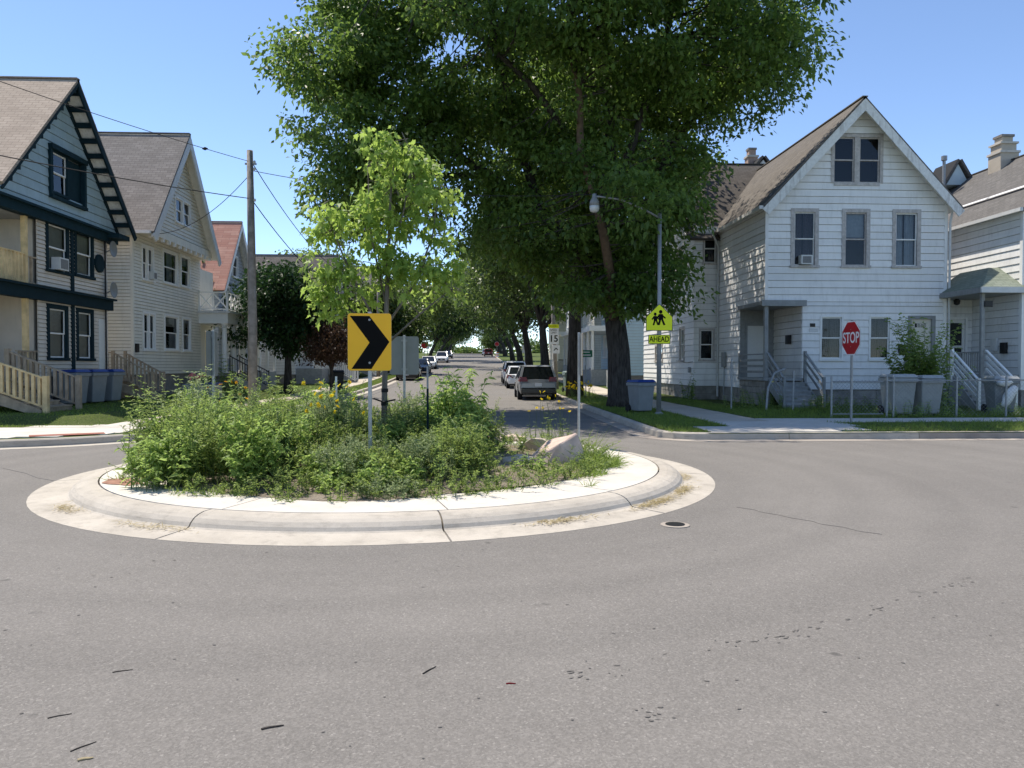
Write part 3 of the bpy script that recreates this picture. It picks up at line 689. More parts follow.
def blocks(parent, W, a0, a1, z0, z1, ch, bl, mat, name='stone', dep=.06):
    nrow = max(1, round((z1 - z0) / ch)); ch = (z1 - z0) / nrow
    for r_ in range(nrow):
        a = a0 - (bl / 2 if r_ % 2 else 0)
        while a < a1 - .02:
            w = bl * rng.uniform(.75, 1.25); p, q = max(a, a0), min(a + w, a1); a += w
            if q - p < .05: continue
            o = rng.uniform(0, .02); m = MB(); W.bar(m, p + .008, q - .008, z0 + r_ * ch + .008, z0 + (r_ + 1) * ch - .008, -.02, dep * .4 + o); m.build(name, mat, parent, bevel=.012)
def rail(house, p0, p1, h, mat, posts=(True, True), bal=.13, top=.09, bw=.035, pickets=True, nm='railing', ph=None, rails=2, pw=.1):
    """railing between two floor points (may slope): a part with top rail, lower rail, balusters, newel posts as pieces"""
    p0, p1 = Vector(p0), Vector(p1); up = Vector((0, 0, 1)); L = (p1 - p0).length
    r_ = MB().beam(p0 + up * h, p1 + up * h, top, .045).build(nm, mat, house)
    if pickets:
        MB().beam(p0 + up * .1, p1 + up * .1, .05, .05).build('lower_rail', mat, r_)
        n = max(2, int(L / bal))
        for k in range(1, n):
            q = p0.lerp(p1, k / n); MB().beam(q + up * .1, q + up * (h - .02), bw, bw, (p1 - p0)).build('baluster', mat, r_)
    else:
        for k in range(rails): z = h * (k + 1) / (rails + 1); MB().beam(p0 + up * z, p1 + up * z, .03, .09).build('lower_rail', mat, r_)
    for k, (b, q) in enumerate(zip(posts, (p0, p1))):
        if b: MB().box(q.x - pw / 2, q.x + pw / 2, q.y - pw / 2, q.y + pw / 2, q.z - (ph or 0), q.z + h + .08).build('newel_post', mat, r_)
    return r_
def stairs(house, x0, x1, y0, y1, zt, zb, axis, n, mat, solid=True):
    """n treads going down; axis '+x' / '-y' etc. is the direction of descent from edge at top"""
    st = None
    for k in range(n):
        z = zt - (zt - zb) * (k + 1) / (n + 1); m = MB()
        if axis == '+x': a = x0 + (x1 - x0) * k / n; b = x0 + (x1 - x0) * (k + 1) / n; m.box(a, b + .03, y0, y1, z - .045, z); m2 = (b - .03, b, y0 + .02, y1 - .02)
        else: a = y1 - (y1 - y0) * k / n; b = y1 - (y1 - y0) * (k + 1) / n; m.box(x0, x1, b - .03, a, z - .045, z); m2 = (x0 + .02, x1 - .02, b, b + .03)
        if st is None:
            sm = []
            for e in (y0 - .045, y1 + .005) if axis == '+x' else (x0 - .045, x1 + .005):
                if axis == '+x': sm.append(MB().prism([(x0, e, zt - .02), (x1, e, zb + .05), (x1, e, zb - .15), (x0, e, zt - .4)], None, (0, .04, 0)))
                else: sm.append(MB().prism([(e, y1, zt - .02), (e, y0, zb + .05), (e, y0, zb - .15), (e, y1, zt - .4)], None, (.04, 0, 0)))
            st = sm[0].build('stair', mat, house); sm[1].build('stringer', mat, st)
        m.build('tread', mat, st)
        zl = zb - .1 if solid else z - .2
        MB().box(m2[0], m2[1], m2[2], m2[3], max(zl, z - .25), z - .047).build('riser', mat, st)
    return st
def chimney(house, x, y, z0, z1, w, mat, tiers=2):
    c = MB(); h = z1 - z0
    c.box(x - w / 2, x + w / 2, y - w / 2, y + w / 2, z0, z0 + h * .55).box(x - w * .42, x + w * .42, y - w * .42, y + w * .42, z0 + h * .55, z0 + h * .8).box(x - w * .3, x + w * .3, y - w * .3, y + w * .3, z0 + h * .8, z1)
    o = c.build('chimney', mat, house)
    MB().box(x - w * .56, x + w * .56, y - w * .56, y + w * .56, z0 + h * .52, z0 + h * .58).build('band', 'concrete', o); MB().box(x - w * .5, x + w * .5, y - w * .5, y + w * .5, z0 + h * .77, z0 + h * .82).build('band', 'concrete', o)
    MB().box(x - w * .36, x + w * .36, y - w * .36, y + w * .36, z1 - .05, z1 + .05).build('cap', 'foundation', o)
    return o
# ------------------------------------------------------------------ white corner house on the right
H = thing('white_house', (14.3, 36, .15), 'white clapboard corner house with a steep gable and recessed grey corner porch', 'house')
X0, X1, YF, ZB = 10.85, 17.8, 28.0, .75
RX, RZ, ZE = 14.33, 11.57, 7.85           # ridge, eave level at wall
sl = (RZ - .1 - ZE) / (X1 - RX)
WF = Wall((X0, YF, 0), (1, 0, 0), (0, -1, 0)); S = lambda x: x - X0
zr = 4.05                                 # ceiling of the porch recess
rec_x, rec_y = 12.27, 30.7
hol = [(S(a), S(b), c, d) for a, b, c, d in [(13.42, 15.17, 8.52, 10.2), (11.93, 12.71, 5.42, 7.4), (13.88, 14.68, 5.42, 7.4), (15.82, 16.64, 5.42, 7.4), (13.0, 13.77, 1.93, 3.48), (14.88, 15.62, 1.93, 3.48), (16.46, 17.26, 1.21, 3.42)]]
L = X1 - X0; mid = RX - X0
siding(H, WF, [(zr, 0, L), (ZE, 0, L), (RZ - .12, mid - .01, mid + .01)], hol, .262, 'white_siding', 'front_wall_upper', jitter=.004)
siding(H, WF, [(ZB, S(rec_x), L), (zr, S(rec_x), L)], hol, .262, 'white_siding', 'front_wall_lower', jitter=.004)
WW = Wall((X0, YF, 0), (0, 1, 0), (-1, 0, 0))
siding(H, WW, [(zr, 0, 5.5), (ZE - .05, 0, 5.5)], [], .262, 'white_siding', 'west_wall_upper', jitter=.004)
siding(H, WW, [(ZB, rec_y - YF, 5.5), (zr, rec_y - YF, 5.5)], [], .262, 'white_siding', 'west_wall_lower', jitter=.004)
# wing
WX, WY0, WY1 = 9.77, 33.5, 43.6
WS = Wall((WX, WY0, 0), (1, 0, 0), (0, -1, 0)); wh = [(.27, .84, 1.95, 3.26), (.42, .95, 6.25, 7.5)]
siding(H, WS, [(ZB, 0, X0 - WX), (ZE, 0, X0 - WX)], wh, .262, 'white_siding', 'wing_south_wall')
WG = Wall((WX, WY0, 0), (0, 1, 0), (-1, 0, 0)); gm = (WY1 - WY0) / 2
wg = [(1.6, 2.3, 1.95, 3.4), (5.7, 7.2, 1.95, 2.7), (2.0, 2.8, 5.4, 7.2), (6.4, 7.2, 5.4, 7.2)]
siding(H, WG, [(ZB, 0, 2 * gm), (ZE, 0, 2 * gm), (RZ + .3, gm - .01, gm + .01)], wg, .262, 'white_siding', 'wing_west_wall')
for a, b, c, d in wh: window(H, WS, a, b, c, d, 'weathered_casing', 'white_trim', .07)
for k, (a, b, c, d) in enumerate(wg): window(H, WG, a, b, c, d, 'weathered_casing', 'white_trim', .1)
for a, y in ((S(10.85), 0),):
    MB().box(X0 - .03, X0 + .09, YF - .032, YF - .002, ZE - .05 - 3.7, ZE - .1).build('corner_board', 'white_siding', H)
MB().box(X1 - .09, X1 + .03, YF - .034, YF + .1, ZB, ZE - .1).build('corner_board', 'white_siding', H)
MB().box(X1 - .02, X1, YF, 43.6, ZB, ZE).build('east_wall', 'white_siding_b', H); MB().box(WX, X1 - .021, 43.58, 43.6, ZB, ZE).build('rear_wall', 'white_siding_b', H)
# windows in the front
window(H, WF, *hol[0], 'weathered_casing', 'weathered_casing', .12, mull=.1, sill=False)
window(H, WF, *hol[1], 'weathered_casing', 'old_white_trim', .14, curtain='curtain_dark', ac=(S(12.12), S(12.55), .36))
window(H, WF, *hol[2], 'weathered_casing', 'weathered_casing', .14, blind=.46)
window(H, WF, *hol[3], 'weathered_casing', 'white_trim', .14, curtain='curtain_white')
window(H, WF, *hol[4], 'white_trim', 'white_trim', .06, curtain='curtain_dark'); window(H, WF, *hol[5], 'white_trim', 'white_trim', .06, curtain='curtain_dark')
door(H, WF, *hol[6], 'grey_paint', 'door_cream', panes=4, cw=.13)
for a, z, w in ((12.55, 3.12, .2), (12.52, 2.93, .34), (15.98, 3.05, .26)): m = MB(); WF.bar(m, S(a), S(a) + w, z, z + .13, .02, .035); m.build('number_plaque', 'black_metal' if w < .22 else 'gutter_metal', H)
m = MB(); WF.bar(m, S(15.95), S(16.22), 2.15, 2.45, .02, .14); m.build('letter_box', 'black_metal', H, bevel=.01)
# porch recess
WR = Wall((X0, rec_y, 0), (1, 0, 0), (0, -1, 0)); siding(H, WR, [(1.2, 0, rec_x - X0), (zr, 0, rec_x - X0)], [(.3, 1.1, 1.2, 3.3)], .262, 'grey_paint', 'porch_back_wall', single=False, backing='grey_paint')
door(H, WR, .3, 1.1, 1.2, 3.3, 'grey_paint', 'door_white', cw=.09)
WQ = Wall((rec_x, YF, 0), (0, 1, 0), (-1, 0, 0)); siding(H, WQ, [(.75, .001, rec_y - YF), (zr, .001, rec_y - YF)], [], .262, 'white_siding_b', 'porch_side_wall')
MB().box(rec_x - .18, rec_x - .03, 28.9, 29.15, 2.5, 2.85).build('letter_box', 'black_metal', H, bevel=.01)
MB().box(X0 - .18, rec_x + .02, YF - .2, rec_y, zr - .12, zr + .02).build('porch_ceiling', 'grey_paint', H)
MB().box(X0 - .22, rec_x + .06, YF - .24, YF - .202, zr - .17, zr + .05).build('porch_fascia', 'grey_paint', H)
MB().box(X0 - .06, X0 + .08, YF - .12, YF + .02, 1.2, zr - .12).build('porch_post', 'grey_paint', H, bevel=.01)
MB().box(X0 - .1, rec_x, YF - .15, rec_y, 1.1, 1.2).build('porch_floor', 'grey_deck', H)
WP = Wall((X0 + .02, YF, 0), (0, 1, 0), (-1, 0, 0)); pf = MB(); WP.bar(pf, 0, rec_y - YF, .0, 1.1, -.2, -.02); pf = pf.build('porch_base', 'foundation', H); blocks(pf, WP, 0, rec_y - YF, .14, 1.09, .24, .5, 'stone', dep=.04)
rail(H, (X0 - .02, YF, 1.2), (X0 - .02, rec_y - .05, 1.2), .9, 'grey_paint', (False, True), pickets=False, rails=3)
stairs(H, X0 + .12, rec_x - .02, 26.3, 27.85, 1.2, .15, '-y', 6, 'grey_deck')
rail(H, (X0 + .03, 27.8, 1.25), (X0 + .03, 26.25, .3), .88, 'grey_paint', (False, True), pickets=False, ph=.3, pw=.09)
rail(H, (rec_x + .03, 27.8, 1.25), (rec_x + .03, 26.25, .3), .88, 'grey_paint', (True, True), pickets=False, ph=.3, pw=.09)
# foundation
fd = MB().box(rec_x, X1, YF + .06, YF + .3, -.1, ZB).build('foundation', 'foundation', H); blocks(fd, Wall((rec_x, YF + .06, 0), (1, 0, 0), (0, -1, 0)), 0, X1 - rec_x, .1, ZB - .01, .3, .8, 'stone', dep=.03)
f2 = MB().box(WX + .06, X0 + .2, WY0 + .06, 43.5, -.1, ZB).box(X0 + .06, X0 + .3, rec_y, WY0 + .05, -.1, ZB).build('foundation', 'foundation', H)
blocks(f2, Wall((WX + .06, WY0 + .06, 0), (0, 1, 0), (-1, 0, 0)), 0, 10, .1, ZB - .01, .3, .75, 'stone', dep=.03); blocks(f2, Wall((WX + .06, WY0 + .06, 0), (1, 0, 0), (0, -1, 0)), 0, 1.0, .1, ZB - .01, .3, .7, 'stone', dep=.03); blocks(f2, Wall((X0 + .06, rec_y, 0), (0, 1, 0), (-1, 0, 0)), 0, WY0 - rec_y, .1, ZB - .01, .3, .75, 'stone', dep=.03)
# roofs
gable_roof(H, 'y', 27.48, 38.55, RX, RX - X0, ZE, RZ, 'roof_brown', .3, .12)
gable_roof(H, 'x', WX - .35, X1 + .3, (WY0 + WY1) / 2, gm, ZE - .3, RZ + .42, 'roof_wing_shaded', .3, .12)
WK = Wall((X0, 27.5, 0), (1, 0, 0), (0, -1, 0)); s2 = (RZ - ZE) / (RX - X0)
for s in (-1, 1): rake(H, WK, mid + s * .0, RZ - .1, mid + s * (RX - X0 + .33), RZ - .1 - s2 * (RX - X0 + .33), 'old_white_trim', .3, .05)
WGk = Wall((WX - .36, WY0, 0), (0, 1, 0), (-1, 0, 0))
for s in (-1, 1): rake(H, WGk, gm, RZ + .3, gm + s * (gm + .3), RZ + .3 - (RZ - ZE + .72) / gm * (gm + .3), 'old_white_trim', .3, .05)
ze2 = ZE - s2 * .3
MB().box(X0 - .44, X0 - .29, 27.5, 32.4, ze2 - .12, ze2 - .0).build('gutter', 'gutter_metal', H); MB().box(X0 - .3, X0 - .001, 27.55, 32.5, ze2 - .06, ze2 - .04).build('soffit_board', 'old_white_trim', H)
MB().tube([(X0 - .35, 33.2, ze2 - .1), (X0 - .08, 33.3, ze2 - .6), (X0 - .07, 33.35, 4), (X0 - .07, 33.35, .3)], .045, 8).build('downspout', 'gutter_metal', H)
MB().tube([(X1 + .12, 27.85, ze2 - .1), (X1 + .07, 27.9, ze2 - .5), (X1 + .07, 27.9, .8)], .045, 8).build('downspout', 'gutter_metal', H)
MB().box(X0 - .14, X0 - .025, 32.3, 32.65, 1.6, 2.25).build('electric_meter', 'grey_paint', H, bevel=.01); MB().tube([(X0 - .06, 32.5, 1.6), (X0 - .06, 32.5, .4)], .02, 6).build('conduit', 'galv', H)
MB().box(X0 - .07 - 1.1, X0 - .025 - 1.1, 33.9, 34.2, 1.35, 1.6).build('gas_meter', 'grey_paint', H, bevel=.01)
MB().tube([(WX - .02, 36.5, 1.9), (WX - .03, 35.5, 1.86), (WX - .03, 34.6, 1.8), (WX - .03, 33.6, 1.85)], .012, 5).build('cable', 'black_metal', H)
# small roof dormer and chimney behind the ridge
dx, dy = 14.95, 39.0; MB().prism([(dx - .62, dy, 11.55), (dx + .62, dy, 11.55), (dx, dy, 12.35)], None, (0, 1.8, 0)).build('dormer', 'white_trim', H)
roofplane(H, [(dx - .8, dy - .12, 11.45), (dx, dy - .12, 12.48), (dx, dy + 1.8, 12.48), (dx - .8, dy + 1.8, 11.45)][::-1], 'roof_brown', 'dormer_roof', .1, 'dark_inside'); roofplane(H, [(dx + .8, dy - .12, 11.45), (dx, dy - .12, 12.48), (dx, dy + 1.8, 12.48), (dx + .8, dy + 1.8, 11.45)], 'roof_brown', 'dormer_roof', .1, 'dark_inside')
chimney(H, 14.75, 40.2, 11.2, 13.2, .62, 'brick_tan')
# ------------------------------------------------------------------ neighbour at the right edge
N = thing('pale_house', (23, 31, .15), 'pale grey sided house at the right edge with green shingled side porch', 'house')
NX, NY = 19.2, 25.85
WN = Wall((NX, NY, 0), (0, 1, 0), (-1, 0, 0)); siding(N, WN, [(.8, 0, 12), (7.3, 0, 12)], [], .262, 'white_siding_b', 'west_wall')
WNF = Wall((NX, NY, 0), (1, 0, 0), (0, -1, 0)); nh = [(1.0, 1.9, 1.9, 3.5), (3.8, 4.7, 1.9, 3.5), (1.0, 1.9, 5, 6.6), (3.8, 4.7, 5, 6.6)]
siding(N, WNF, [(.8, 0, 7.4), (7.3, 0, 7.4), (10.2, 3.69, 3.71)], nh, .262, 'white_siding_b', 'front_wall')
for h in nh: window(N, WNF, *h, curtain='curtain_white')
MB().box(NX - .05, NX + .1, NY - .05, NY + .1, .8, 7.2).build('corner_board', 'white_trim', N, bevel=.005)
gable_roof(N, 'y', NY - .35, NY + 13, NX + 3.7, 3.7, 7.35, 10.45, 'roof_dark', .28, .12)
ne = 7.35 - (3.1 / 3.7) * .28
MB().box(NX - .38, NX - .27, NY - .35, NY + 13, ne - .1, ne + .02).build('gutter', 'gutter_metal', N); MB().box(NX - .28, NX - .001, NY - .3, NY + 13, ne - .06, ne - .045).build('soffit_board', 'old_white_trim', N)
for y0 in (26.6, 29.0): # pale snow guards / patched strips on the slope
    q = [(NX + .9, y0, 8.28), (NX + .9, y0 + 2.6, 8.28), (NX + 1.02, y0 + 2.6, 8.38), (NX + 1.02, y0, 8.38)]; MB().add([(x, y, z - .07) for x, y, z in q], [(0, 1, 2, 3)]).build('flashing_strip', 'gutter_metal', N, fix=False)
MB().box(NX + .06, NX + 7.3, NY + .06, NY + 12, -.1, .8).build('foundation', 'foundation', N)
chimney(N, NX + 3.55, 31.9, 9.9, 11.5, .8, 'concrete_walk')
dx, dy, dz = 22.25, 34.2, 10.0
MB().prism([(dx - .55, dy, dz), (dx + .55, dy, dz), (dx, dy, dz + .95)], None, (0, 1.6, 0)).build('dormer', 'pale_blue_siding', N)
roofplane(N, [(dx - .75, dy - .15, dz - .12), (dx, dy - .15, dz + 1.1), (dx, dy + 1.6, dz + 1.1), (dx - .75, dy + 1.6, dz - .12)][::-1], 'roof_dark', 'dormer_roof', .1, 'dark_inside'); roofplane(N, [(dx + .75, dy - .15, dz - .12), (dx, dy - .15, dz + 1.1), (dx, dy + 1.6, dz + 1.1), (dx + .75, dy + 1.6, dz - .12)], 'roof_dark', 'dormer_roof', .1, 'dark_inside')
MB().tube([(21.45, 34.0, 9.0), (21.45, 34.0, 11.1)], .07, 8).tube([(21.45, 34.0, 11.05), (21.45, 34.0, 11.25)], .13, 8).build('vent_pipe', 'galv', N)
# its side porch
px0, py0, py1 = 17.85, 25.95, 28.5
PBK = Wall((px0, py1, 0), (1, 0, 0), (0, -1, 0)); siding(N, PBK, [(1.3, 0, NX - px0 - .03), (4.3, 0, NX - px0 - .03)], [(.25, 1.05, 1.35, 3.45)], .262, 'white_siding_b', 'porch_back_wall')
door(N, PBK, .25, 1.05, 1.35, 3.45, 'white_trim', 'door_white', storm=True, cw=.08)
MB().box(px0 - .05, NX - .03, py0 - .05, py1, 1.22, 1.34).build('porch_floor', 'grey_deck', N); MB().box(px0, NX - .03, py0 + .05, py1, -.1, 1.22).build('porch_base', 'grey_paint', N)
MB().box(px0 - .06, px0 + .06, py0 - .02, py0 + .1, 1.34, 4.3).build('porch_post', 'grey_paint', N, bevel=.008)
pr = [(px0 - .25, py0 - .3, 4.4), (NX + 1.6, py0 - .3, 4.4), (NX + .9, py0 + 1.1, 5.25), (px0 + .95, py0 + 1.1, 5.25)]; roofplane(N, pr, 'roof_green', 'porch_roof', .1)
roofplane(N, [(px0 - .25, py0 - .3, 4.4), (px0 + .95, py0 + 1.1, 5.25), (px0 + .95, py1 + .2, 5.25), (px0 - .25, py1 + .2, 4.4)], 'roof_green', 'porch_roof', .1)
MB().add([(px0 + .95, py0 + 1.1, 5.24), (NX + .9, py0 + 1.1, 5.24), (NX + .9, py1 + .2, 5.3), (px0 + .95, py1 + .2, 5.24)], [(0, 1, 2, 3)]).build('porch_roof', 'roof_green', N, fix=False)
MB().box(px0 - .3, NX + 1.6, py0 - .36, py0 - .29, 4.2, 4.4).build('porch_fascia', 'gutter_metal', N); MB().box(px0 - .31, px0 - .24, py0 - .288, py1 + .2, 4.2, 4.39).build('porch_fascia', 'grey_paint', N); MB().box(px0 - .2, NX, py0 - .28, py1, 4.2, 4.25).build('porch_ceiling', 'grey_paint', N)
rail(N, (px0 - .02, py0 + .1, 1.34), (px0 - .02, py1, 1.34), .8, 'grey_paint', (False, True), bal=.12)
stairs(N, px0 - 1.05, px0 - .1, 24.5, 25.9, 1.34, .15, '-y', 6, 'grey_deck')
rail(N, (px0 - 1.1, 25.95, 1.34), (px0 - 1.1, 24.5, .3), .86, 'white_trim', (True, True), pickets=False, rails=3, ph=.25, pw=.09)
rail(N, (px0 + .1, 25.9, 1.34), (px0 + .1, 24.4, .3), .86, 'white_trim', (False, True), pickets=False, rails=3, ph=.25, pw=.09)
MB().box(NX - .12, NX - .03, 27.0, 27.3, 2.2, 2.65).build('letter_box', 'ac_white', N, bevel=.01); MB().box(NX - .16, NX - .03, 26.5, 26.75, 2.1, 2.5).build('letter_box', 'black_metal', N, bevel=.01)
MB().box(px0 + .02, px0 + .3, py0 - .08, py0 - .03, 3.72, 3.94).build('number_plaque', 'black_metal', N)
MB().lathe([(.05, 0), (.12, -.06), (.1, -.2), (.03, -.24)], (18.3, 28.1, 4.2), 12).build('porch_lamp', 'black_metal', N)
# second house to the right side, small gap wall
# ------------------------------------------------------------------ light blue gabled house on the left
B = thing('blue_house', (-17, 25.6, .37), 'two storey house with pale blue gable, dark teal trim and timber porch', 'house')
BX, BY0, BY1, BC = -13.6, 22.2, 28.9, 25.62
WB = Wall((BX, BY0, 0), (0, 1, 0), (1, 0, 0)); T = lambda y: y - BY0
# gable
gz0, gpk = 6.45, 11.0; half = 4.1; gs = (gpk - 6.7) / half
gh = [(T(25.0), T(26.95), 7.2, 8.55)]
WBg = Wall((BX + .12, BY0, 0), (0, 1, 0), (1, 0, 0))
hb = (gpk - .15 - gz0) / gs
siding(B, WBg, [(gz0, T(BC - hb), T(BC + hb)), (gpk - .15, T(BC) - .01, T(BC) + .01)], gh, .29, 'blue_board', 'gable_wall', jitter=.003)
w = window(B, WBg, T(25.03), T(25.95), 7.24, 8.5, 'dark_teal', 'white_trim', .03, sill=True); m = MB(); WBg.bar(m, T(25.98), T(26.92), 7.24, 8.5, -.3, -.05); m.build('window_board', 'dark_teal', B)
m = MB(); WBg.bar(m, T(24.86), T(27.08), 8.55, 8.7, -.05, .16); WBg.bar(m, T(24.86), T(25.0), 7.1, 8.55, -.05, .1); WBg.bar(m, T(26.95), T(27.08), 7.1, 8.55, -.05, .1); WBg.bar(m, T(24.86), T(27.08), 7.0, 7.1, -.05, .14); m.build('window_surround', 'dark_teal', B)
# floors
uh = [(T(25.0), T(26.1), 4.75, 6.2), (T(26.72), T(27.75), 4.8, 6.25)]; lh = [(T(25.0), T(25.98), 1.92, 3.5), (T(26.78), T(27.68), 1.92, 3.5)]
PY = 24.4                                # porch occupies y < PY
siding(B, WB, [(1.3, T(PY), T(BY1)), (3.75, T(PY), T(BY1))], lh, .13, 'tan_siding', 'front_wall_lower', single=False)
siding(B, WB, [(4.05, T(PY), T(BY1)), (6.25, T(PY), T(BY1))], uh, .13, 'tan_siding', 'front_wall_upper', single=False)
for k, h in enumerate(uh): window(B, WB, *h, 'dark_green_trim', 'white_trim', .14, curtain='curtain_white' if k else None, ac=(h[0] + .3, h[0] + .85, .42) if k == 0 else None)
for k, h in enumerate(lh): window(B, WB, *h, 'dark_green_trim', 'white_trim', .14, curtain='curtain_white' if k == 0 else None, blind=.4 if k else 0)
for y0, y1 in ((26.32, 26.5),): 
    for z0, z1 in ((1.3, 3.7), (4.05, 6.25)): m = MB(); WB.bar(m, T(y0), T(y1), z0, z1, -.01, .06); m.build('pilaster', 'dark_green_trim', B)
m = MB(); WB.bar(m, T(BY0 - .2), T(BY1 + .15), 3.7, 4.08, -.1, .16); m.build('belt_course', 'dark_green_trim', B); m = MB(); WB.bar(m, T(BY0 - .25), T(BY1 + .22), 4.06, 4.13, -.1, .27); m.build('cornice', 'dark_green_trim', B)
m = MB(); WB.bar(m, T(BY0 - .2), T(BY1 + .5), 6.2, 6.5, -.1, .2); m.build('belt_course', 'dark_teal', B); m = MB(); WB.bar(m, T(BY0 - .25), T(BY1 + .62), 6.49, 6.56, -.1, .32); m.build('cornice', 'dark_teal', B)
MB().lathe([(.33, 0), (.33, .06), (.28, .08)], (BX + .02, 28.25, 5.35), 20, 'x').build('oval_ornament', 'dark_green_trim', B)
for z in (5.95, 4.45): 
    d = MB().lathe([(.03, -.12), (.1, -.08), (.3, .0), (.28, .01), (.05, -.05)], (BX + .32, 28.75, z), 18, 'x').build('satellite_dish', 'alu_back', B); MB().tube([(BX, 28.75, z - .15), (BX + .25, 28.75, z)], .02, 6).build('dish_arm', 'galv', d)
MB().tube([(BX + .08, 28.62, 6.2), (BX + .08, 28.62, 1.2)], .03, 6).build('conduit', 'black_metal', B)
m = MB(); WB.bar(m, T(28.2), T(28.62), 1.3, 3.35, -.02, .03); m.build('side_door', 'door_white', B)
# body behind, roof
MB().box(-22, BX - .13, PY + .02, BY1 - .02, .3, 6.4).build('side_wall', 'tan_siding', B); MB().box(-22, -15.2, BY0, PY + .02, .3, 6.4).build('side_wall', 'tan_siding', B); MB().box(-22, BX - .02, PY, BY1, -.1, 1.3).build('foundation', 'foundation', B)
WPb = Wall((-15.18, BY0, 0), (0, 1, 0), (1, 0, 0)); siding(B, WPb, [(1.2, 0, PY - BY0), (6.3, 0, PY - BY0)], [(.1, .95, 1.2, 3.3), (1.35, 1.85, 2.0, 3.4)], .13, 'tan_siding', 'porch_wall', single=False)
door(B, WPb, .1, .95, 1.2, 3.3, 'dark_green_trim', 'dark_green_trim'); window(B, WPb, 1.35, 1.85, 2.0, 3.4, 'dark_green_trim')
gable_roof(B, 'x', -23, BX + .72, BC, half - .35, 6.7 + gs * .35, gpk, 'roof_tan', .35, .12)
WBk = Wall((BX + .68, BY0, 0), (0, 1, 0), (1, 0, 0))
for s in (-1, 1):
    rake(B, WBk, T(BC), gpk - .12, T(BC) + s * (half + .05), gpk - .12 - gs * (half + .05), 'dark_green_trim', .2 if s > 0 else .07, .06)
    if s > 0: rake(B, WBg, T(BC), gpk - .2, T(BC) + s * (half - .1), gpk - .2 - gs * (half - .1), 'dark_green_trim', .16, .05)
for s in (-1, 1):
    for k in range(10):
        t = (k + .35) / 10.3 * (half - .1); y, z = BC + s * t, gpk - .28 - gs * t; MB().beam((BX + .15, y, z), (BX + .69, y, z), .11, .16).build('bracket', 'dark_green_trim', B)
MB().box(BX - .1, BX + .62, 28.55, 29.4, 6.34, 6.5).build('eave_return', 'dark_teal', B)
# two-storey timber porch
MB().box(-15.2, BX + .05, BY0 - .3, PY, 1.05, 1.2).build('porch_floor', 'old_timber', B); MB().box(-15.2, BX + .1, BY0 - .3, PY, 3.86, 4.0).build('porch_floor', 'old_timber', B)
for y in (BY0 - .2, 23.85):
    for z0, z1 in ((1.2, 3.7), (4.13, 6.2)): MB().box(BX - .13, BX + .01, y - .07, y + .07, z0, z1).build('porch_post', 'new_timber', B)
MB().box(-15.2, BX - .02, BY0 - .3, PY, 6.2, 6.32).build('porch_ceiling', 'grey_paint', B)
rail(B, (BX - .04, BY0 - .2, 4.1), (BX - .04, 23.85, 4.1), .95, 'new_timber', (False, False), bal=.17, bw=.07); rail(B, (BX - .04, 23.95, 4.1), (BX - .04, PY - .05, 4.1), .9, 'old_timber', (False, False), bal=.14, bw=.07)
rail(B, (BX - .02, 23.3, 1.2), (BX - .02, PY - .05, 1.2), .9, 'old_timber', (False, False), bal=.15, bw=.07)
stairs(B, BX + .05, -11.75, 21.25, 22.75, 1.2, .4, '+x', 5, 'old_timber')
rail(B, (BX - .3, 21.15, 1.25), (-11.6, 21.15, .42), .88, 'new_timber', (False, True), bal=.17, bw=.075, ph=.35, pw=.13); rail(B, (BX, 22.85, 1.2), (-11.6, 22.85, .42), .88, 'old_timber', (True, True), bal=.17, bw=.075, ph=.35, pw=.13)
MB().box(-15.2, BX + .05, 21.2, BY0 - .3, 1.05, 1.2).build('porch_floor', 'new_timber', B); MB().box(BX - .3, BX + .0, 21.2, 22.2, .1, 1.05).build('porch_skirt', 'new_timber', B)
# side steps at the far end
stairs(B, BX - .1, -12.1, 29.3, 30.1, 1.25, .4, '+x', 4, 'old_timber'); rail(B, (BX + .05, 29.2, 1.3), (-12.1, 29.2, .5), .85, 'old_timber', (True, True), bal=.16, bw=.06, ph=.2); rail(B, (BX + .05, 30.2, 1.3), (-12.1, 30.2, .5), .85, 'old_timber', (True, True), bal=.16, bw=.06, ph=.2); rail(B, (-14.4, 29.2, 1.3), (BX, 29.2, 1.3), .85, 'old_timber', (False, False), bal=.14, bw=.07)
MB().box(-14.6, BX - .1, 29.0, 30.2, .3, 1.25).build('landing', 'old_timber', B)
# ------------------------------------------------------------------ cream house, second on the left
Cc = thing('cream_house', (-17, 35, .37), 'cream sided gabled house with bay windows and white lattice balcony', 'house')
CX, CY0, CY1, CM = -13.6, 31.0, 38.5, 34.6
WC = Wall((CX, CY0, 0), (0, 1, 0), (1, 0, 0)); U = lambda y: y - CY0
ch = [(U(31.9), U(32.9), 5.25, 6.55), (U(34.0), U(35.5), 5.35, 6.7), (U(36.0), U(37.0), 5.4, 6.75), (U(31.95), U(33.0), 2.35, 3.8), (U(34.1), U(35.55), 2.4, 3.85), (U(36.15), U(37.05), 2.4, 3.85)]
siding(Cc, WC, [(1.3, 0, U(CY1)), (7.1, 0, U(CY1))], ch, .135, 'cream_siding', 'front_wall', single=False)
for k, h in enumerate(ch): window(Cc, WC, *h, cw=.09, mull=.05 if k in (0, 3) else 0, curtain='curtain_white' if k in (1, 5) else None, blind=.3 if k in (2, 4) else 0, ac=(h[0] + .6, h[0] + .95, .35) if k == 0 else None)
WCs = Wall((CX - 7, CY0, 0), (1, 0, 0), (0, -1, 0)); siding(Cc, WCs, [(1.3, 0, 7), (7.1, 0, 7)], [], .135, 'cream_siding', 'side_wall', single=False)
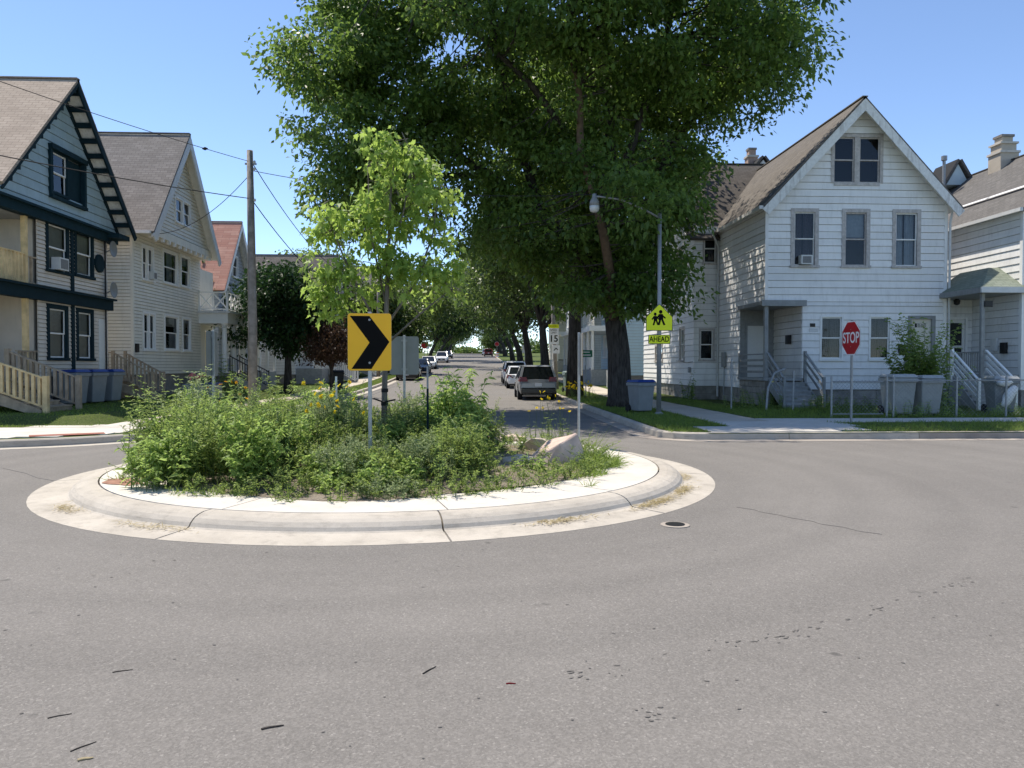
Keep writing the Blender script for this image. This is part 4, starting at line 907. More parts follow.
MB().box(CX - .07, CX + .035, CY0 - .035, CY0 + .07, 1.3, 7.0).build('corner_board', 'cream_siding', Cc); MB().box(CX - 7, CX - .04, CY0 + .05, CY1, -.1, 1.3).build('foundation', 'foundation', Cc); MB().box(CX - 7, CX - .13, CY1 - .1, CY1, 1.3, 7).build('rear_wall', 'cream_siding', Cc)
m = MB(); WC.bar(m, U(31.1), U(31.3), 2.2, 2.55, .02, .12); m.build('letter_box', 'black_metal', Cc, bevel=.01)
cs = (11.95 - 6.95) / 3.95
WCg = Wall((CX + .55, CY0, 0), (0, 1, 0), (1, 0, 0)); hb = (11.8 - 7.15) / cs
siding(Cc, WCg, [(7.15, U(CM - hb), U(CM + hb)), (11.8, U(CM) - .01, U(CM) + .01)], [(U(34.0), U(34.75), 8.0, 9.0), (U(34.9), U(35.65), 8.0, 9.0)], .16, 'cream_siding', 'gable_wall', single=False)
window(Cc, WCg, U(34.0), U(34.75), 8.0, 9.0, cw=.07); window(Cc, WCg, U(34.9), U(35.65), 8.0, 9.0, cw=.07)
MB().box(CX - .1, CX + .56, CM - hb, CM + hb, 7.0, 7.15).build('gable_soffit', 'cream_siding', Cc); m = MB(); WCg.bar(m, U(CM - hb), U(CM + hb), 6.95, 7.25, -.02, .12); m.build('belt_course', 'cream_siding', Cc)
for k in range(12): y = CM - hb + .3 + k * (2 * hb - .6) / 11; MB().box(CX + .56, CX + .68, y - .05, y + .05, 6.8, 6.95).build('dentil', 'white_trim', Cc)
gable_roof(Cc, 'x', -21.5, CX + 1.0, CM, 3.6, 6.95 + cs * .35, 11.95, 'roof_grey', .35, .12, 'cream_siding')
WCk = Wall((CX + .95, CY0, 0), (0, 1, 0), (1, 0, 0))
for s in (-1, 1): rake(Cc, WCk, U(CM), 11.83, U(CM) + s * 4.0, 11.83 - cs * 4.0, 'gutter_metal', .32, .07)
MB().box(-21.5, CX + .9, CY0 - .5, CY0 - .36, 6.85, 6.97).build('gutter', 'white_trim', Cc)
MB().tube([(-16.6, 34.3, 11.6), (-16.6, 34.3, 12.2)], .07, 8).build('vent_pipe', 'galv', Cc)
# porch with balcony
qx, qy0, qy1 = -12.3, 38.3, 41.3
zf = gz(39) + .15
MB().box(CX - .5, qx, qy0, qy1, 1.15, 1.3).build('porch_floor', 'concrete_old', Cc); MB().box(CX - .5, qx - .05, qy0 + .05, qy1, -.1, 1.15).build('porch_base', 'foundation', Cc)
MB().box(CX - .5, qx + .12, qy0 - .12, qy1 + .12, 3.75, 4.25).build('porch_beam', 'white_trim', Cc); MB().box(CX - .5, qx + .25, qy0 - .25, qy1 + .25, 4.25, 4.36).build('balcony_floor', 'gutter_metal', Cc)
MB().box(CX - 4, CX - .4, CY1, qy1 + .2, -.1, 6.6).build('porch_wall', 'cream_siding', Cc)
for x, y in ((qx - .12, qy0 + .12), (qx - .12, 39.8), (qx - .12, qy1 - .12)): MB().lathe([(.17, 1.3), (.17, 1.4), (.14, 1.42), (.12, 3.62), (.17, 3.66), (.17, 3.76)], (x, y, 0), 14).build('porch_column', 'white_trim', Cc)
def lattice(house, p0, p1, h, mat, posts=(True, True)):
    r_ = rail(house, p0, p1, h, mat, posts, bal=9, top=.1); p0, p1 = Vector(p0), Vector(p1); n = max(1, round((p1 - p0).length / .7)); u = Vector((0, 0, 1))
    for k in range(n):
        a, b = p0.lerp(p1, k / n), p0.lerp(p1, (k + 1) / n); MB().beam(a + u * .1, b + u * (h - .05), .035, .06).beam(a + u * (h - .05), b + u * .1, .034, .061).build('lattice', mat, r_)
        MB().beam(b + u * .05, b + u * h, .06, .06, (1, 0, 0)).build('baluster', mat, r_)
lattice(Cc, (CX + .05, qy0 - .1, 4.36), (qx + .1, qy0 - .1, 4.36), .92, 'white_trim'); lattice(Cc, (qx + .1, qy0 - .1, 4.36), (qx + .1, qy1 + .1, 4.36), .92, 'white_trim', (False, True))
stairs(Cc, qx, qx + 1.5, 38.9, 40.4, 1.3, .5, '+x', 4, 'concrete_old'); rail(Cc, (qx, 38.85, 1.3), (qx + 1.5, 38.85, .5), .85, 'black_metal', (True, True), bal=.14, bw=.02, pw=.04); rail(Cc, (qx, 40.45, 1.3), (qx + 1.5, 40.45, .5), .85, 'black_metal', (True, True), bal=.14, bw=.02, pw=.04)
# ------------------------------------------------------------------ farther houses
def far_house(name, label, side, y0, y1, xw, depth, ze, zp, wall, roof, porch=True, stair=None, wins=True, trim='white_trim', gable='street', gmat=None):
    """side -1: on the left with its front facing +x; +1: on the right facing -x"""
    s = -side; z = gz((y0 + y1) / 2) + .15; h = thing(name, (xw - s * depth / 2, (y0 + y1) / 2, z), label, 'house'); ym = (y0 + y1) / 2; L = y1 - y0
    W = Wall((xw, y0, 0), (0, 1, 0), (s, 0, 0)); xb = xw - s * depth; hf = L / 2
    ws = [(L * .12, L * .3, z + 1.9, z + 3.4), (L * .62, L * .82, z + 1.9, z + 3.4), (L * .15, L * .32, z + 4.7, z + 6.1), (L * .62, L * .82, z + 4.7, z + 6.1)]
    if ze - z < 6.2: ws = ws[:2]
    siding(h, W, [(z + .6, 0, L), (ze, 0, L)], ws, .2, wall, 'front_wall', single=False)
    siding(h, Wall((min(xw, xb), y0, 0), (1, 0, 0), (0, -1, 0)), [(z + .6, 0, depth), (ze, 0, depth)], [], .2, wall, 'side_wall', single=False)
    MB().box(min(xw, xb) + .05, max(xw, xb) - .13, y1 - .1, y1, z + .6, ze).build('side_wall', wall, h); MB().box(min(xw, xb) + .05, max(xw, xb) - .05, y0 + .05, y1 - .05, z - .3, z + .6).build('foundation', 'foundation', h)
    for q in ws: window(h, W, *q, trim, 'white_trim', .1)
    sg = (zp - ze) / hf
    aw = [(hf - .45, hf + .45, ze + .7, ze + 1.9)]
    siding(h, Wall((xw + s * .02, y0, 0), (0, 1, 0), (s, 0, 0)), [(ze, .01, L - .01), (zp - .12, hf - .01, hf + .01)], aw, .2, gmat or wall, 'gable_wall', single=False); window(h, Wall((xw + s * .02, y0, 0), (0, 1, 0), (s, 0, 0)), *aw[0], trim, 'white_trim', .1)
    a, b = sorted((xw + s * .5, xb)); gable_roof(h, 'x', a, b, ym, hf, ze, zp, roof, .35)
    K = Wall((xw + s * .46, y0, 0), (0, 1, 0), (s, 0, 0))
    for e in (-1, 1): rake(h, K, hf, zp - .1, hf + e * (hf + .35), zp - .1 - sg * (hf + .35), trim, .25, .05)
    if porch:
        xp = xw + s * 1.8; p0, p1 = sorted((xw, xp)); zf = z + 1.0
        MB().box(p0, p1, y0 + .3, y1 - .3, z - .2, zf).build('porch_floor', 'grey_deck', h); MB().box(p0 - .15, p1 + .15, y0 + .1, y1 - .1, z + 3.6, z + 3.95).build('porch_roof', trim, h)
        for k in range(4): MB().box(xp - s * .1 - .08, xp - s * .1 + .08, y0 + .4 + k * (L - .8) / 3 - .08, y0 + .4 + k * (L - .8) / 3 + .08, zf, z + 3.6).build('porch_post', trim, h)
        rail(h, (xp - s * .1, y0 + .4, zf), (xp - s * .1, ym - .6, zf), .85, trim, (False, True), bal=.16)
        if stair:
            xe = xp + s * 1.9
            for yy in (ym - .7, ym + .7): rail(h, (xp, yy, zf), (xe, yy, z + .1), .85, trim, (True, True), bal=.16, bw=.045)
            if s > 0: stairs(h, xp, xe, ym - .65, ym + .65, zf, z + .05, '+x', 5, 'grey_deck')
            else: box('stair', 'grey_deck', h, *sorted((xp, xe)), ym - .65, ym + .65, z, z + .5)
    return h
h3 = far_house('grey_house', 'grey house with a faded red shingle roof behind the wooden pole', -1, 45.0, 51.2, -14.9, 9, 6.5, 10.6, 'grey_siding', 'roof_red', True, None)
far_house('white_porch_house', 'white house with tall white porch posts behind the dark round tree', -1, 53.0, 59.5, -12.4, 9, 5.6, 8.4, 'white_siding_b', 'roof_grey', True, True)
far_house('pale_stair_house', 'pale house with a long white stair railing behind the plum tree', -1, 63.0, 69.5, -12.2, 9, 7.2, 11.2, 'white_siding_b', 'roof_brown', True, True)
far_house('tan_house', 'tan upper storey of a house rising above the left parked cars', -1, 84, 91, -11.5, 9, 9.2, 13.0, 'brick_tan', 'roof_brown', True, None)
far_house('cream_far_house', 'small cream house far up the left side of the street', -1, 112, 120, -12, 9, 8.6, 12.4, 'cream_siding', 'roof_grey', False)
far_house('sky_blue_house', 'sky blue house with white trim behind the big street tree', 1, 50.5, 57.5, 9.6, 9, 7.0, 11.0, 'pale_blue_siding', 'roof_dark', True, None)
far_house('white_far_house', 'white house behind the speed limit sign on the right', 1, 62, 69, 9.8, 9, 7.4, 11.4, 'white_siding_b', 'roof_dark', True, None)
far_house('grey_far_house', 'grey house partly hidden by trees far up the right side', 1, 76, 83, 10, 9, 7.8, 11.8, 'grey_siding', 'roof_brown', True, None)
far_house('tan_far_house', 'tan house farthest up the right side of the street', 1, 100, 108, 10.5, 9, 8.4, 12.4, 'tan_siding', 'roof_grey', False)
# ------------------------------------------------------------------ trees
def tree(name, label, base, limbs, blobs, n_leaf, size, leaf, barkm='bark', tpl=T_KITE, seed=1, group=None, clump=.55, clumps_per=26, twigs=True, up=.35, cat='tree', twr=.02, shell=.45, wfac=.62, droop=.25, orange=-1):
    """limbs: list of (points, radii), first is the trunk; blobs: ellipsoids (centre, radii) that hold leaf clumps"""
    g = np.random.default_rng(seed); t = thing(name, base, label, cat, group); b = Vector(base)
    trunk = None; allp = []
    for i, (pts, rad) in enumerate(limbs):
        o = MB().tube([(p[0], p[1], p[2]) for p in pts], list(rad), 12 if i == 0 else 8).build('trunk' if i == 0 else 'limb', 'bark_orange' if i == orange else barkm, t, smooth=True, fix=False)
        for a, c in zip(pts, pts[1:]):
            for k in np.linspace(0, 1, 6): allp.append(np.array(a) * (1 - k) + np.array(c) * k)
    allp = np.array(allp); vol = np.array([r_[0] * r_[1] * r_[2] for c, r_ in blobs]) ** (2 / 3); vol /= vol.sum()
    lv = Leaves(tpl); tw = MB()
    for (c, r_), f in zip(blobs, vol):
        nc = max(3, int(clumps_per * f * len(blobs))); n1 = max(4, int(n_leaf * f / nc))
        d = rdir(g, nc); q = g.uniform(shell, 1.0, nc)[:, None] ** .6; cc = np.array(c) + d * q * np.array(r_)
        for p in cc:
            k = int(n1 * g.uniform(.5, 1.6)); s_ = clump * g.uniform(.6, 1.35); off = np.clip(g.normal(size=(k, 3)), -1.7, 1.7) * s_ * np.array([1, 1, .55])
            pos = p + off; k = len(pos); dd = rdir(g, k, -.25) + off / (s_ * 2.2); ti = np.clip(g.normal(.42, .2, k) + g.normal(0, .2), 0, 1)
            ln = size * g.uniform(.65, 1.3, k); lv.add(pos, dd, ln, ln * wfac, g.uniform(0, droop * 2, k), ti)
            if twigs:
                j = np.argmin(((allp - p) ** 2).sum(1)); a = allp[j]; m_ = (a + p) / 2 + g.normal(size=3) * .12; tw.tube([a, m_, p], [twr * 1.6, twr, twr * .35], 4, cap=False)
    if twigs and tw.v: tw.build('twigs', barkm, t, fix=False)
    lv.build('crown', leaf, t, upness=up, seed=seed)
    return t
def blob(L, y, ry): return [((x, y + dy, z), (rx, ry, rz)) for (x, z, rx, rz, dy) in L]
bigL = [(-4.6, 7.3, 1.5, 1.2), (-2.7, 7.6, 1.6, 1.2), (-5.3, 13.2, 2.1, 2.5), (-5.6, 10.7, 1.9, 2.1), (-5.0, 7.9, 1.7, 1.7), (-2.7, 12.2, 2.9, 3.3), (-2.8, 8.8, 2.2, 1.7), (0.2, 12.6, 3.3, 3.3), (0.5, 9.4, 2.2, 2.2), (3.4, 12.7, 3.3, 3.3), (2.9, 7.6, 2.7, 2.7), (4.0, 5.3, 2.4, 1.6), (6.7, 12.7, 3.3, 2.9), (5.8, 8.4, 2.3, 2.9), (6.2, 5.2, 1.8, 1.6), (9.6, 13.1, 2.7, 2.2), (10.1, 11.4, 1.5, 1.1), (8.1, 10.0, 1.4, 1.2), (7.1, 6.6, .8, 1.7), (11.3, 13.7, 1.5, 1.6), (-2.6, 16.6, 4.0, 2.5), (2.0, 18.1, 4.7, 2.9), (7.0, 17.0, 4.0, 2.5), (-5.1, 15.7, 2.0, 1.8), (10.4, 15.7, 2.2, 1.4), (0.9, 6.6, 1.6, 1.8)]
B4 = [((2.6, 23.2, 13.2), (2.6, 1.6, 2)), ((5.6, 23.0, 14), (2.6, 1.6, 2.2)), ((-.4, 23.6, 14.2), (2.6, 1.6, 2.2)), ((7.6, 32.0, 11.5), (1.8, 1.6, 1.8)), ((6.8, 31.5, 9), (2.0, 1.8, 1.6)), ((4.3, 26.0, 3.9), (1.5, 1.0, .75)), ((6.0, 26.0, 4.0), (1.3, 1.0, .75)), ((4.5, 32, 12.5), (3, 2.5, 3)), ((4.7, 23.6, 7.4), (1.0, .8, .55)), ((5.2, 24.2, 6.6), (.7, .8, .6)), ((4.5, 22.4, 6.95), (1.1, .5, .5)), ((5.2, 22.5, 6.35), (.9, .5, .6)), ((6.0, 26, 4.6), (1.2, 1.2, .8)), ((4.6, 26.4, 4.3), (1.2, 1.2, .8))]
for i, (x, z, rx, rz) in enumerate(bigL):
    if x < -4: x += .75
    if x > 9: x -= .4
    B4.append(((x, 27.5 + (i % 3 - 1) * 1.2, z), (rx, min(4.2, rx * 1.25 + .6), rz)))
tree('street_tree', 'huge broad maple towering over the street in front of the white corner house', (5.3, 27.6, .15),
     [([(5.35, 27.6, .05), (5.3, 27.6, .5), (5.25, 27.6, 2.2), (5.05, 27.6, 3.8), (4.9, 27.6, 5.2), (4.95, 27.7, 8), (4.9, 27.7, 12.6), (4.7, 27.6, 16)], [.62, .45, .4, .36, .27, .22, .16, .07]),
      ([(5.0, 27.3, 3.4), (4.72, 26.2, 4.6), (4.3, 25.3, 6.0), (3.95, 25.0, 7.2), (3.5, 25.3, 8.8), (3.5, 25.4, 10.6), (3.15, 25.6, 12.6), (3.2, 25.8, 16)], [.18, .17, .155, .14, .125, .11, .09, .05]),
      ([(5.1, 27.7, 3.6), (4.2, 28.2, 5.6), (2.6, 28.6, 7.2), (.6, 28.7, 8.8), (-1.6, 28.6, 10), (-4, 28.2, 12)], [.3, .26, .22, .18, .13, .05]),
      ([(5.1, 27.6, 3.7), (5.9, 28, 6), (7.0, 28.3, 9), (8.4, 28.2, 11.6), (10.2, 28, 13.4)], [.3, .25, .2, .14, .05]),
      ([(2.6, 28.6, 7.2), (1.6, 28, 9.8), (.8, 27.4, 13), (.2, 27, 16.4)], [.18, .15, .11, .05]), ([(4.4, 27.4, 6.6), (5.6, 26.6, 9.6), (6.6, 26.2, 13), (7, 26, 16)], [.18, .15, .1, .05]),
      ([(.6, 28.7, 8.8), (-1.6, 28, 8.6), (-4.6, 27.6, 8.4)], [.13, .1, .04]), ([(3.9, 27.3, 9.2), (2, 26.2, 11.2), (-.6, 25.6, 13.4), (-3, 25.4, 15)], [.13, .11, .08, .04])],
     B4, 175000, .185, 'leaf_big', seed=4, clump=.46, clumps_per=30, up=.5, orange=1, twr=.025, shell=.3)
YL = [(-1.4, 4.9, .3, .5, 0), (-1.7, 4.4, .3, .5, .1), (-1.1, 4.7, .3, .6, -.1), (-.7, 4.4, .4, .5, 0), (-2.4, 4.1, .4, .4, .1), (-2.1, 3.7, .6, .5, -.2), (-2.6, 3.1, .4, .5, .2), (-1.35, 3.65, .55, .6, 0), (-.6, 3.6, .4, .6, .2), (-1.95, 3.0, .75, .5, 0), (-.95, 3.0, .55, .5, -.1), (-.5, 3.1, .3, .4, .1), (-1.72, 5.1, .14, .35, 0), (-1.08, 5.15, .14, .35, 0), (-.75, 4.75, .18, .35, .1), (-2.5, 2.7, .4, .2, .1)]
tree('young_tree', 'young lime green maple growing in the middle of the traffic island', (-1.5, 12.6, .3),
     [([(-1.5, 12.6, .2), (-1.49, 12.6, 1.2), (-1.46, 12.6, 2.4), (-1.42, 12.6, 3.4), (-1.38, 12.6, 4.4), (-1.3, 12.6, 5.2)], [.055, .048, .042, .034, .02, .006]),
      ([(-1.47, 12.6, 2.1), (-1.9, 12.5, 2.9), (-2.2, 12.5, 3.6), (-2.45, 12.6, 4.3)], [.025, .02, .014, .005]), ([(-1.46, 12.6, 2.3), (-1.0, 12.7, 3), (-.7, 12.7, 3.8), (-.6, 12.7, 4.6)], [.025, .02, .014, .005]),
      ([(-1.46, 12.6, 1.95), (-2.1, 12.7, 2.5), (-2.7, 12.8, 3.1)], [.02, .015, .005]), ([(-1.45, 12.6, 2.6), (-1.7, 12.6, 3.8), (-1.75, 12.6, 4.9)], [.02, .014, .005]), ([(-1.46, 12.6, 2.0), (-.9, 12.5, 2.5), (-.4, 12.5, 2.9)], [.02, .015, .005]), ([(-1.42, 12.6, 3.2), (-1.15, 12.5, 4.2), (-1.0, 12.5, 5.1)], [.018, .012, .004])],
     blob(YL, 12.6, .55), 4300, .10, 'leaf_young', 'bark_young', T_MAPLE, seed=9, clump=.105, clumps_per=14, twr=.006, up=.45, shell=.2, wfac=.95, droop=.45)
def simple_tree(name, label, x, y, h, r_, trunk_r, n, leaf='leaf_far', seed=1, size=.26, low=.35, lean=0, squash=1, nb=11, clump=.6, group=None, barkm='bark', cat='tree', base_dz=.15, zfrac=.6, clp=22):
    g = np.random.default_rng(seed); z = gz(y) + base_dz; bl = []
    cz = z + h * (low + (1 - low) / 2); hz = h * (1 - low) / 2
    for k in range(nb):
        d = rdir(g, 1)[0]; q = g.uniform(.25, .68); bl.append(((x + lean + d[0] * r_ * q, y + d[1] * r_ * q, cz + d[2] * hz * q * 1.1), (r_ * g.uniform(.38, .58), r_ * g.uniform(.38, .58), hz * g.uniform(.38, .55))))
    top = (x + lean, y, cz + hz * .4); mid_ = (x + lean * .4, y, z + h * low * .9)
    lb = [([(x, y, z - .1), (x + lean * .1, y, z + h * low * .4), mid_, top], [trunk_r * 1.35, trunk_r, trunk_r * .8, trunk_r * .2])]
    for c, rr_ in bl[:6]: lb.append(([mid_, tuple((np.array(mid_) * .5 + np.array(c) * .5) + [0, 0, .3]), c], [trunk_r * .5, trunk_r * .32, trunk_r * .1]))
    return tree(name, label, (x, y, z), lb, bl, n, size, leaf, barkm, seed=seed, clump=clump, clumps_per=clp, group=group, shell=.2, cat=cat, twr=.02)
simple_tree('round_tree', 'dense dark round tree on the left lawn beyond the wooden pole', -9.7, 40, 7.6, 3.1, .2, 24000, 'leaf_dark', 31, .2, .25, nb=16, clump=.42)
simple_tree('plum_tree', 'small reddish brown ornamental tree on the left verge', -7.2, 38.6, 3.9, 1.75, .1, 9000, 'leaf_plum', 32, .12, .34, nb=10, clump=.3)
rs = [('street_tree_b', 4.85, 36.8, 18, 6.8, .34, 'second street tree on the right with a dark trunk and yellow flowers at its foot', 24000), ('r3', 5.4, 58, 14.5, 7.2, .33, 'street tree behind the speed limit sign on the right', 20000), ('r4', 5.2, 72, 15, 7.4, .34, 'tall street tree on the right beyond the parked cars', 18000), ('r5', 5.6, 92, 15, 8, .34, 'street tree leaning over the road far up the right side', 16000), ('r6', 6.0, 120, 15, 8.5, .34, 'far right street tree near the distant stop sign', 12000), ('r7', 6.4, 160, 15, 8.5, .4, 'distant tree on the right at the brow of the road', 9000), ('r8', 12.5, 64, 13, 5, .35, 'tree between the houses on the right side', 12000), ('r9', 13, 92, 14, 6, .35, 'tree behind the far houses on the right', 9000)]
for k, (nm, x, y, h, r_, tr, lb, n) in enumerate(rs): simple_tree('tree', lb, x, y, h, r_, tr, n, 'leaf_far', 50 + k, .22 + y * .0012, .3, lean={1: -.6, 2: -1.2, 3: -2.6, 4: -3.2, 5: -3.2}.get(k, 0), nb=13, clump=.6 + y * .002, group='street trees')
lsd = [(-8.6, 74, 9, 4.2, 'leafy tree on the left verge beyond the plum tree', 16000), (-8.0, 100, 12, 6.5, 'broad tree over the parked cars on the left', 14000), (-7.6, 128, 13, 7.5, 'large dark tree far up the left side', 12000), (-7.6, 158, 12, 7.5, 'tree at the brow of the road on the left', 9000), (-15, 72, 12, 5, 'tree rising behind the white porch house', 11000), (-17.5, 48, 8.5, 3.4, 'green tree between the grey house and the round tree', 9000), (-8, 215, 9, 6, 'hazy tree beyond the brow of the road', 6000)]
for k, (x, y, h, r_, lb, n) in enumerate(lsd): simple_tree('tree', lb, x, y, h, r_, .3, n, 'leaf_far' if k != 2 else 'leaf_dark', 70 + k, .22 + y * .0012, .22, lean={1: .6, 2: 2.2, 3: 3.2}.get(k, 0), nb=12, clump=.6 + y * .002, group='street trees')
simple_tree('tree', 'wide tree closing the view at the brow on the left', -6.5, 185, 13, 7.5, .35, 9000, 'leaf_far', 95, .42, .2, lean=2.2, group='street trees')
simple_tree('tree', 'round tree closing the view at the brow on the right', 6.8, 195, 13, 7.5, .35, 9000, 'leaf_far', 96, .42, .2, lean=-2.6, group='street trees')
simple_tree('tree', 'low tree left of the sky gap at the end of the street', -8.2, 240, 10, 5.6, .3, 6000, 'leaf_far', 97, .5, .08, group='street trees')
simple_tree('tree', 'low tree right of the sky gap at the end of the street', 7.4, 240, 10, 5.4, .3, 6000, 'leaf_far', 98, .5, .08, group='street trees')
simple_tree('tree', 'small pale tree far beyond the brow of the road on the right', 5.5, 250, 8, 4, .3, 4000, 'leaf_far', 91, .5, .2, group='street trees')
# trees on the near side of the crossing, behind the viewer, seen in the windows
for k, (x, y, lb) in enumerate(((-11, -16, 'left tree on the near side of the crossing'), (9, -20, 'right tree on the near side of the crossing'), (22, -14, 'far right tree on the near side of the crossing'), (-26, -8, 'far left tree on the near side of the crossing'))): simple_tree('tree', lb, x, y, 12, 5, .3, 5000, 'leaf_far', 120 + k, .4, .25, group='street trees', nb=9)
# far woods on the skyline
lv = Leaves(T_KITE); g = np.random.default_rng(88)
for k in range(70):
    x = -230 + 460 * (k + g.uniform(-.4, .4)) / 70; y = g.uniform(300, 380)
    small = -6 < x < 3.5
    n = 420; c = np.array([x, y, 4 + g.uniform(0, 2)]); off = rdir(g, n) * (g.uniform(.3, 1, n)[:, None]) * np.array([6, 5, g.uniform(5, 8) if not small else 2.6]); lv.add(c + off + [0, 0, 4 if not small else 2.2], rdir(g, n), g.uniform(1.0, 1.8, n), 1.0, .2, g.uniform(0, 1, n))
tag(lv.build('distant_woods', 'leaf_far', upness=.4), 'line of trees on the skyline behind the houses', 'woods', kind='stuff')
# ------------------------------------------------------------------ plants in the traffic island
def herb(L, ST, g, x, y, z, h, ln, nodes, lean=.12, w=.4, droop=.35, per=2, up=.35, tint=.5, start=.12, taper=.5):
    """stem with leaves in pairs"""
    a = g.uniform(0, 6.28); lx, ly = math.cos(a) * lean * h * g.uniform(.3, 1.4), math.sin(a) * lean * h * g.uniform(.3, 1.4)
    P = [np.array([x + lx * t * t, y + ly * t * t, z + h * t]) for t in np.linspace(0, 1, 5)]
    ST.tube(P, [.009, .008, .006, .004, .002], 4, cap=False)
    t = np.repeat(np.linspace(start, 1, nodes), per); n = len(t); t = np.clip(t + g.normal(0, .012, n), 0, 1)
    p = np.stack([x + lx * t * t, y + ly * t * t, z + h * t], 1); ang = np.repeat(np.arange(nodes) * 1.7 + a, per) + np.tile(np.arange(per) * 2 * math.pi / per, nodes) + g.normal(0, .3, n)
    d = np.stack([np.cos(ang), np.sin(ang), np.full(n, up) + g.normal(0, .2, n)], 1); l = ln * (1 - taper * t) * g.uniform(.7, 1.25, n)
    L.add(p, d, l, l * w, droop * g.uniform(.5, 1.5, n), np.clip(g.normal(tint, .2, n), 0, 1))
def mound(x, y):
    q = math.hypot(x - IX, y - IY); return .30 - .14 * min(1, (q / 3.2) ** 2)
g = np.random.default_rng(14)
Lw, Lb, Ls, Lg, ST = Leaves(T_KITE), Leaves(T_FOLD), Leaves(T_KITE), Leaves(T_BLADE), MB()
def weed(L, x, y, h, ln, w, dens, tint, br=3, lean=.3, up=.4, droop=.35):
    """loose branching weed: curved main stem, side shoots, leaves all the way up"""
    z = mound(x, y) - .02; a = g.uniform(0, 6.28); k = lean * h * g.uniform(.1, 1.3); top = np.array([x + math.cos(a) * k, y + math.sin(a) * k, z + h]); base = np.array([x, y, z]); mid_ = (base + top) / 2 + [math.cos(a) * -k * .2, math.sin(a) * -k * .2, .05 * h]
    stems = [(base, mid_, top)]
    for b in range(br):
        t = g.uniform(.2, .75); p = base + (mid_ - base) * min(1, t * 2) + (top - mid_) * max(0, t * 2 - 1); bb = g.uniform(0, 6.28); l = h * g.uniform(.25, .5); q = p + np.array([math.cos(bb) * l * .7, math.sin(bb) * l * .7, l * g.uniform(.4, .9)]); stems.append((p, (p + q) / 2 + [0, 0, -.02], q))
    for p0, p1, p2 in stems:
        ST.tube([p0, p1, p2], [.0045, .0035, .0015], 3, cap=False); n = max(3, int(dens * np.linalg.norm(p2 - p0))); t = np.sqrt(g.uniform(.02, 1, n))[:, None]; P = (1 - t) ** 2 * p0 + 2 * t * (1 - t) * p1 + t * t * p2
        d = rdir(g, n); d[:, 2] = d[:, 2] * .5 + up; l = ln * g.uniform(.5, 1.35, n) * (1.15 - .5 * t[:, 0]); L.add(P, d, l, l * w, droop * g.uniform(.2, 1.6, n), np.clip(g.normal(tint, .22, n) + .25 * (t[:, 0] - .5), 0, 1))
def lumpy(x, y): return .5 + .5 * math.sin(1.9 * x + 1.3 * math.sin(2.3 * y)) * math.sin(2.2 * y + .8 * x)
# plants grow in patches: each patch has its own kind, height and reach
patches = []
while len(patches) < 74:
    a = g.uniform(0, 6.28); q = 3.6 * math.sqrt(g.uniform(0, 1)); x, y = IX + q * math.cos(a), IY + q * math.sin(a)
    if q > 3.05 + .5 * max(0, -math.cos(a)): continue
    if x > 1.6 or (x > .0 and g.uniform() < .8) or (x > -.2 and y < 10.8 and g.uniform() < .6): continue
    left = min(1, max(0, (-1.0 - x) / 2.6)); edge = min(1, max(0, (3.5 - q) / 1.2))
    h = (.3 + .3 * edge + .42 * left) * g.uniform(.7, 1.4) * (.55 if x > 0 else 1) * (.62 if -2.3 < x < -.5 and y < 11.7 else 1); patches.append((x, y, h, g.uniform(.22, .5) * (.6 if x > 0 else 1), g.integers(0, 5), g.uniform(-.12, .15)))
for px, py, h, rad_, kind_, dt in patches:
    for k in range(int(16 + 75 * rad_)):
        a = g.uniform(0, 6.28); q = rad_ * math.sqrt(g.uniform()); x, y = px + q * math.cos(a), py + q * math.sin(a); hh = h * (1 - .3 * (q / rad_) ** 2) * g.uniform(.55, 1.2)
        if kind_ < 2: weed(Lw, x, y, hh, g.uniform(.05, .08), .25, 78, .45 + dt, 4, .35)
        elif kind_ == 2: weed(Lb, x, y, hh * .9, g.uniform(.08, .13), .45, 30, .5 + dt, 3, .4, droop=.55)
        elif kind_ == 3: weed(Ls, x, y, hh * 1.05, g.uniform(.05, .08), .2, 66, .45 + dt, 4, .25, up=.7)
        else: weed(Lw, x, y, hh * .85, g.uniform(.035, .055), .5, 120, .35 + dt, 5, .5)
for k in range(520):
    a = g.uniform(0, 6.28); q = 3.3 * math.sqrt(g.uniform(0, 1)); x, y = IX + q * math.cos(a), IY + q * math.sin(a)
    if x > -.1 and g.uniform() < .6: continue
    weed(Lw, x, y, g.uniform(.12, .34), .055, .3, 85, .4, 4, .8)
# single upright stalks that stick out above the rest
for k in range(230):
    a = g.uniform(0, 6.28); q = 3.3 * math.sqrt(g.uniform(0, 1)); x, y = IX + q * math.cos(a), IY + q * math.sin(a)
    if x > .1 or (-2.3 < x < -.6 and y < 11.5 and g.uniform() < .8): continue
    lf = min(1, max(0, (-.8 - x) / 2.6)); weed((Lw, Ls, Lb)[g.integers(0, 3)], x, y, (.62 + .5 * lf) * g.uniform(.7, 1.25), g.uniform(.06, .11), .2, 46, .6, 1, .16, up=.7)
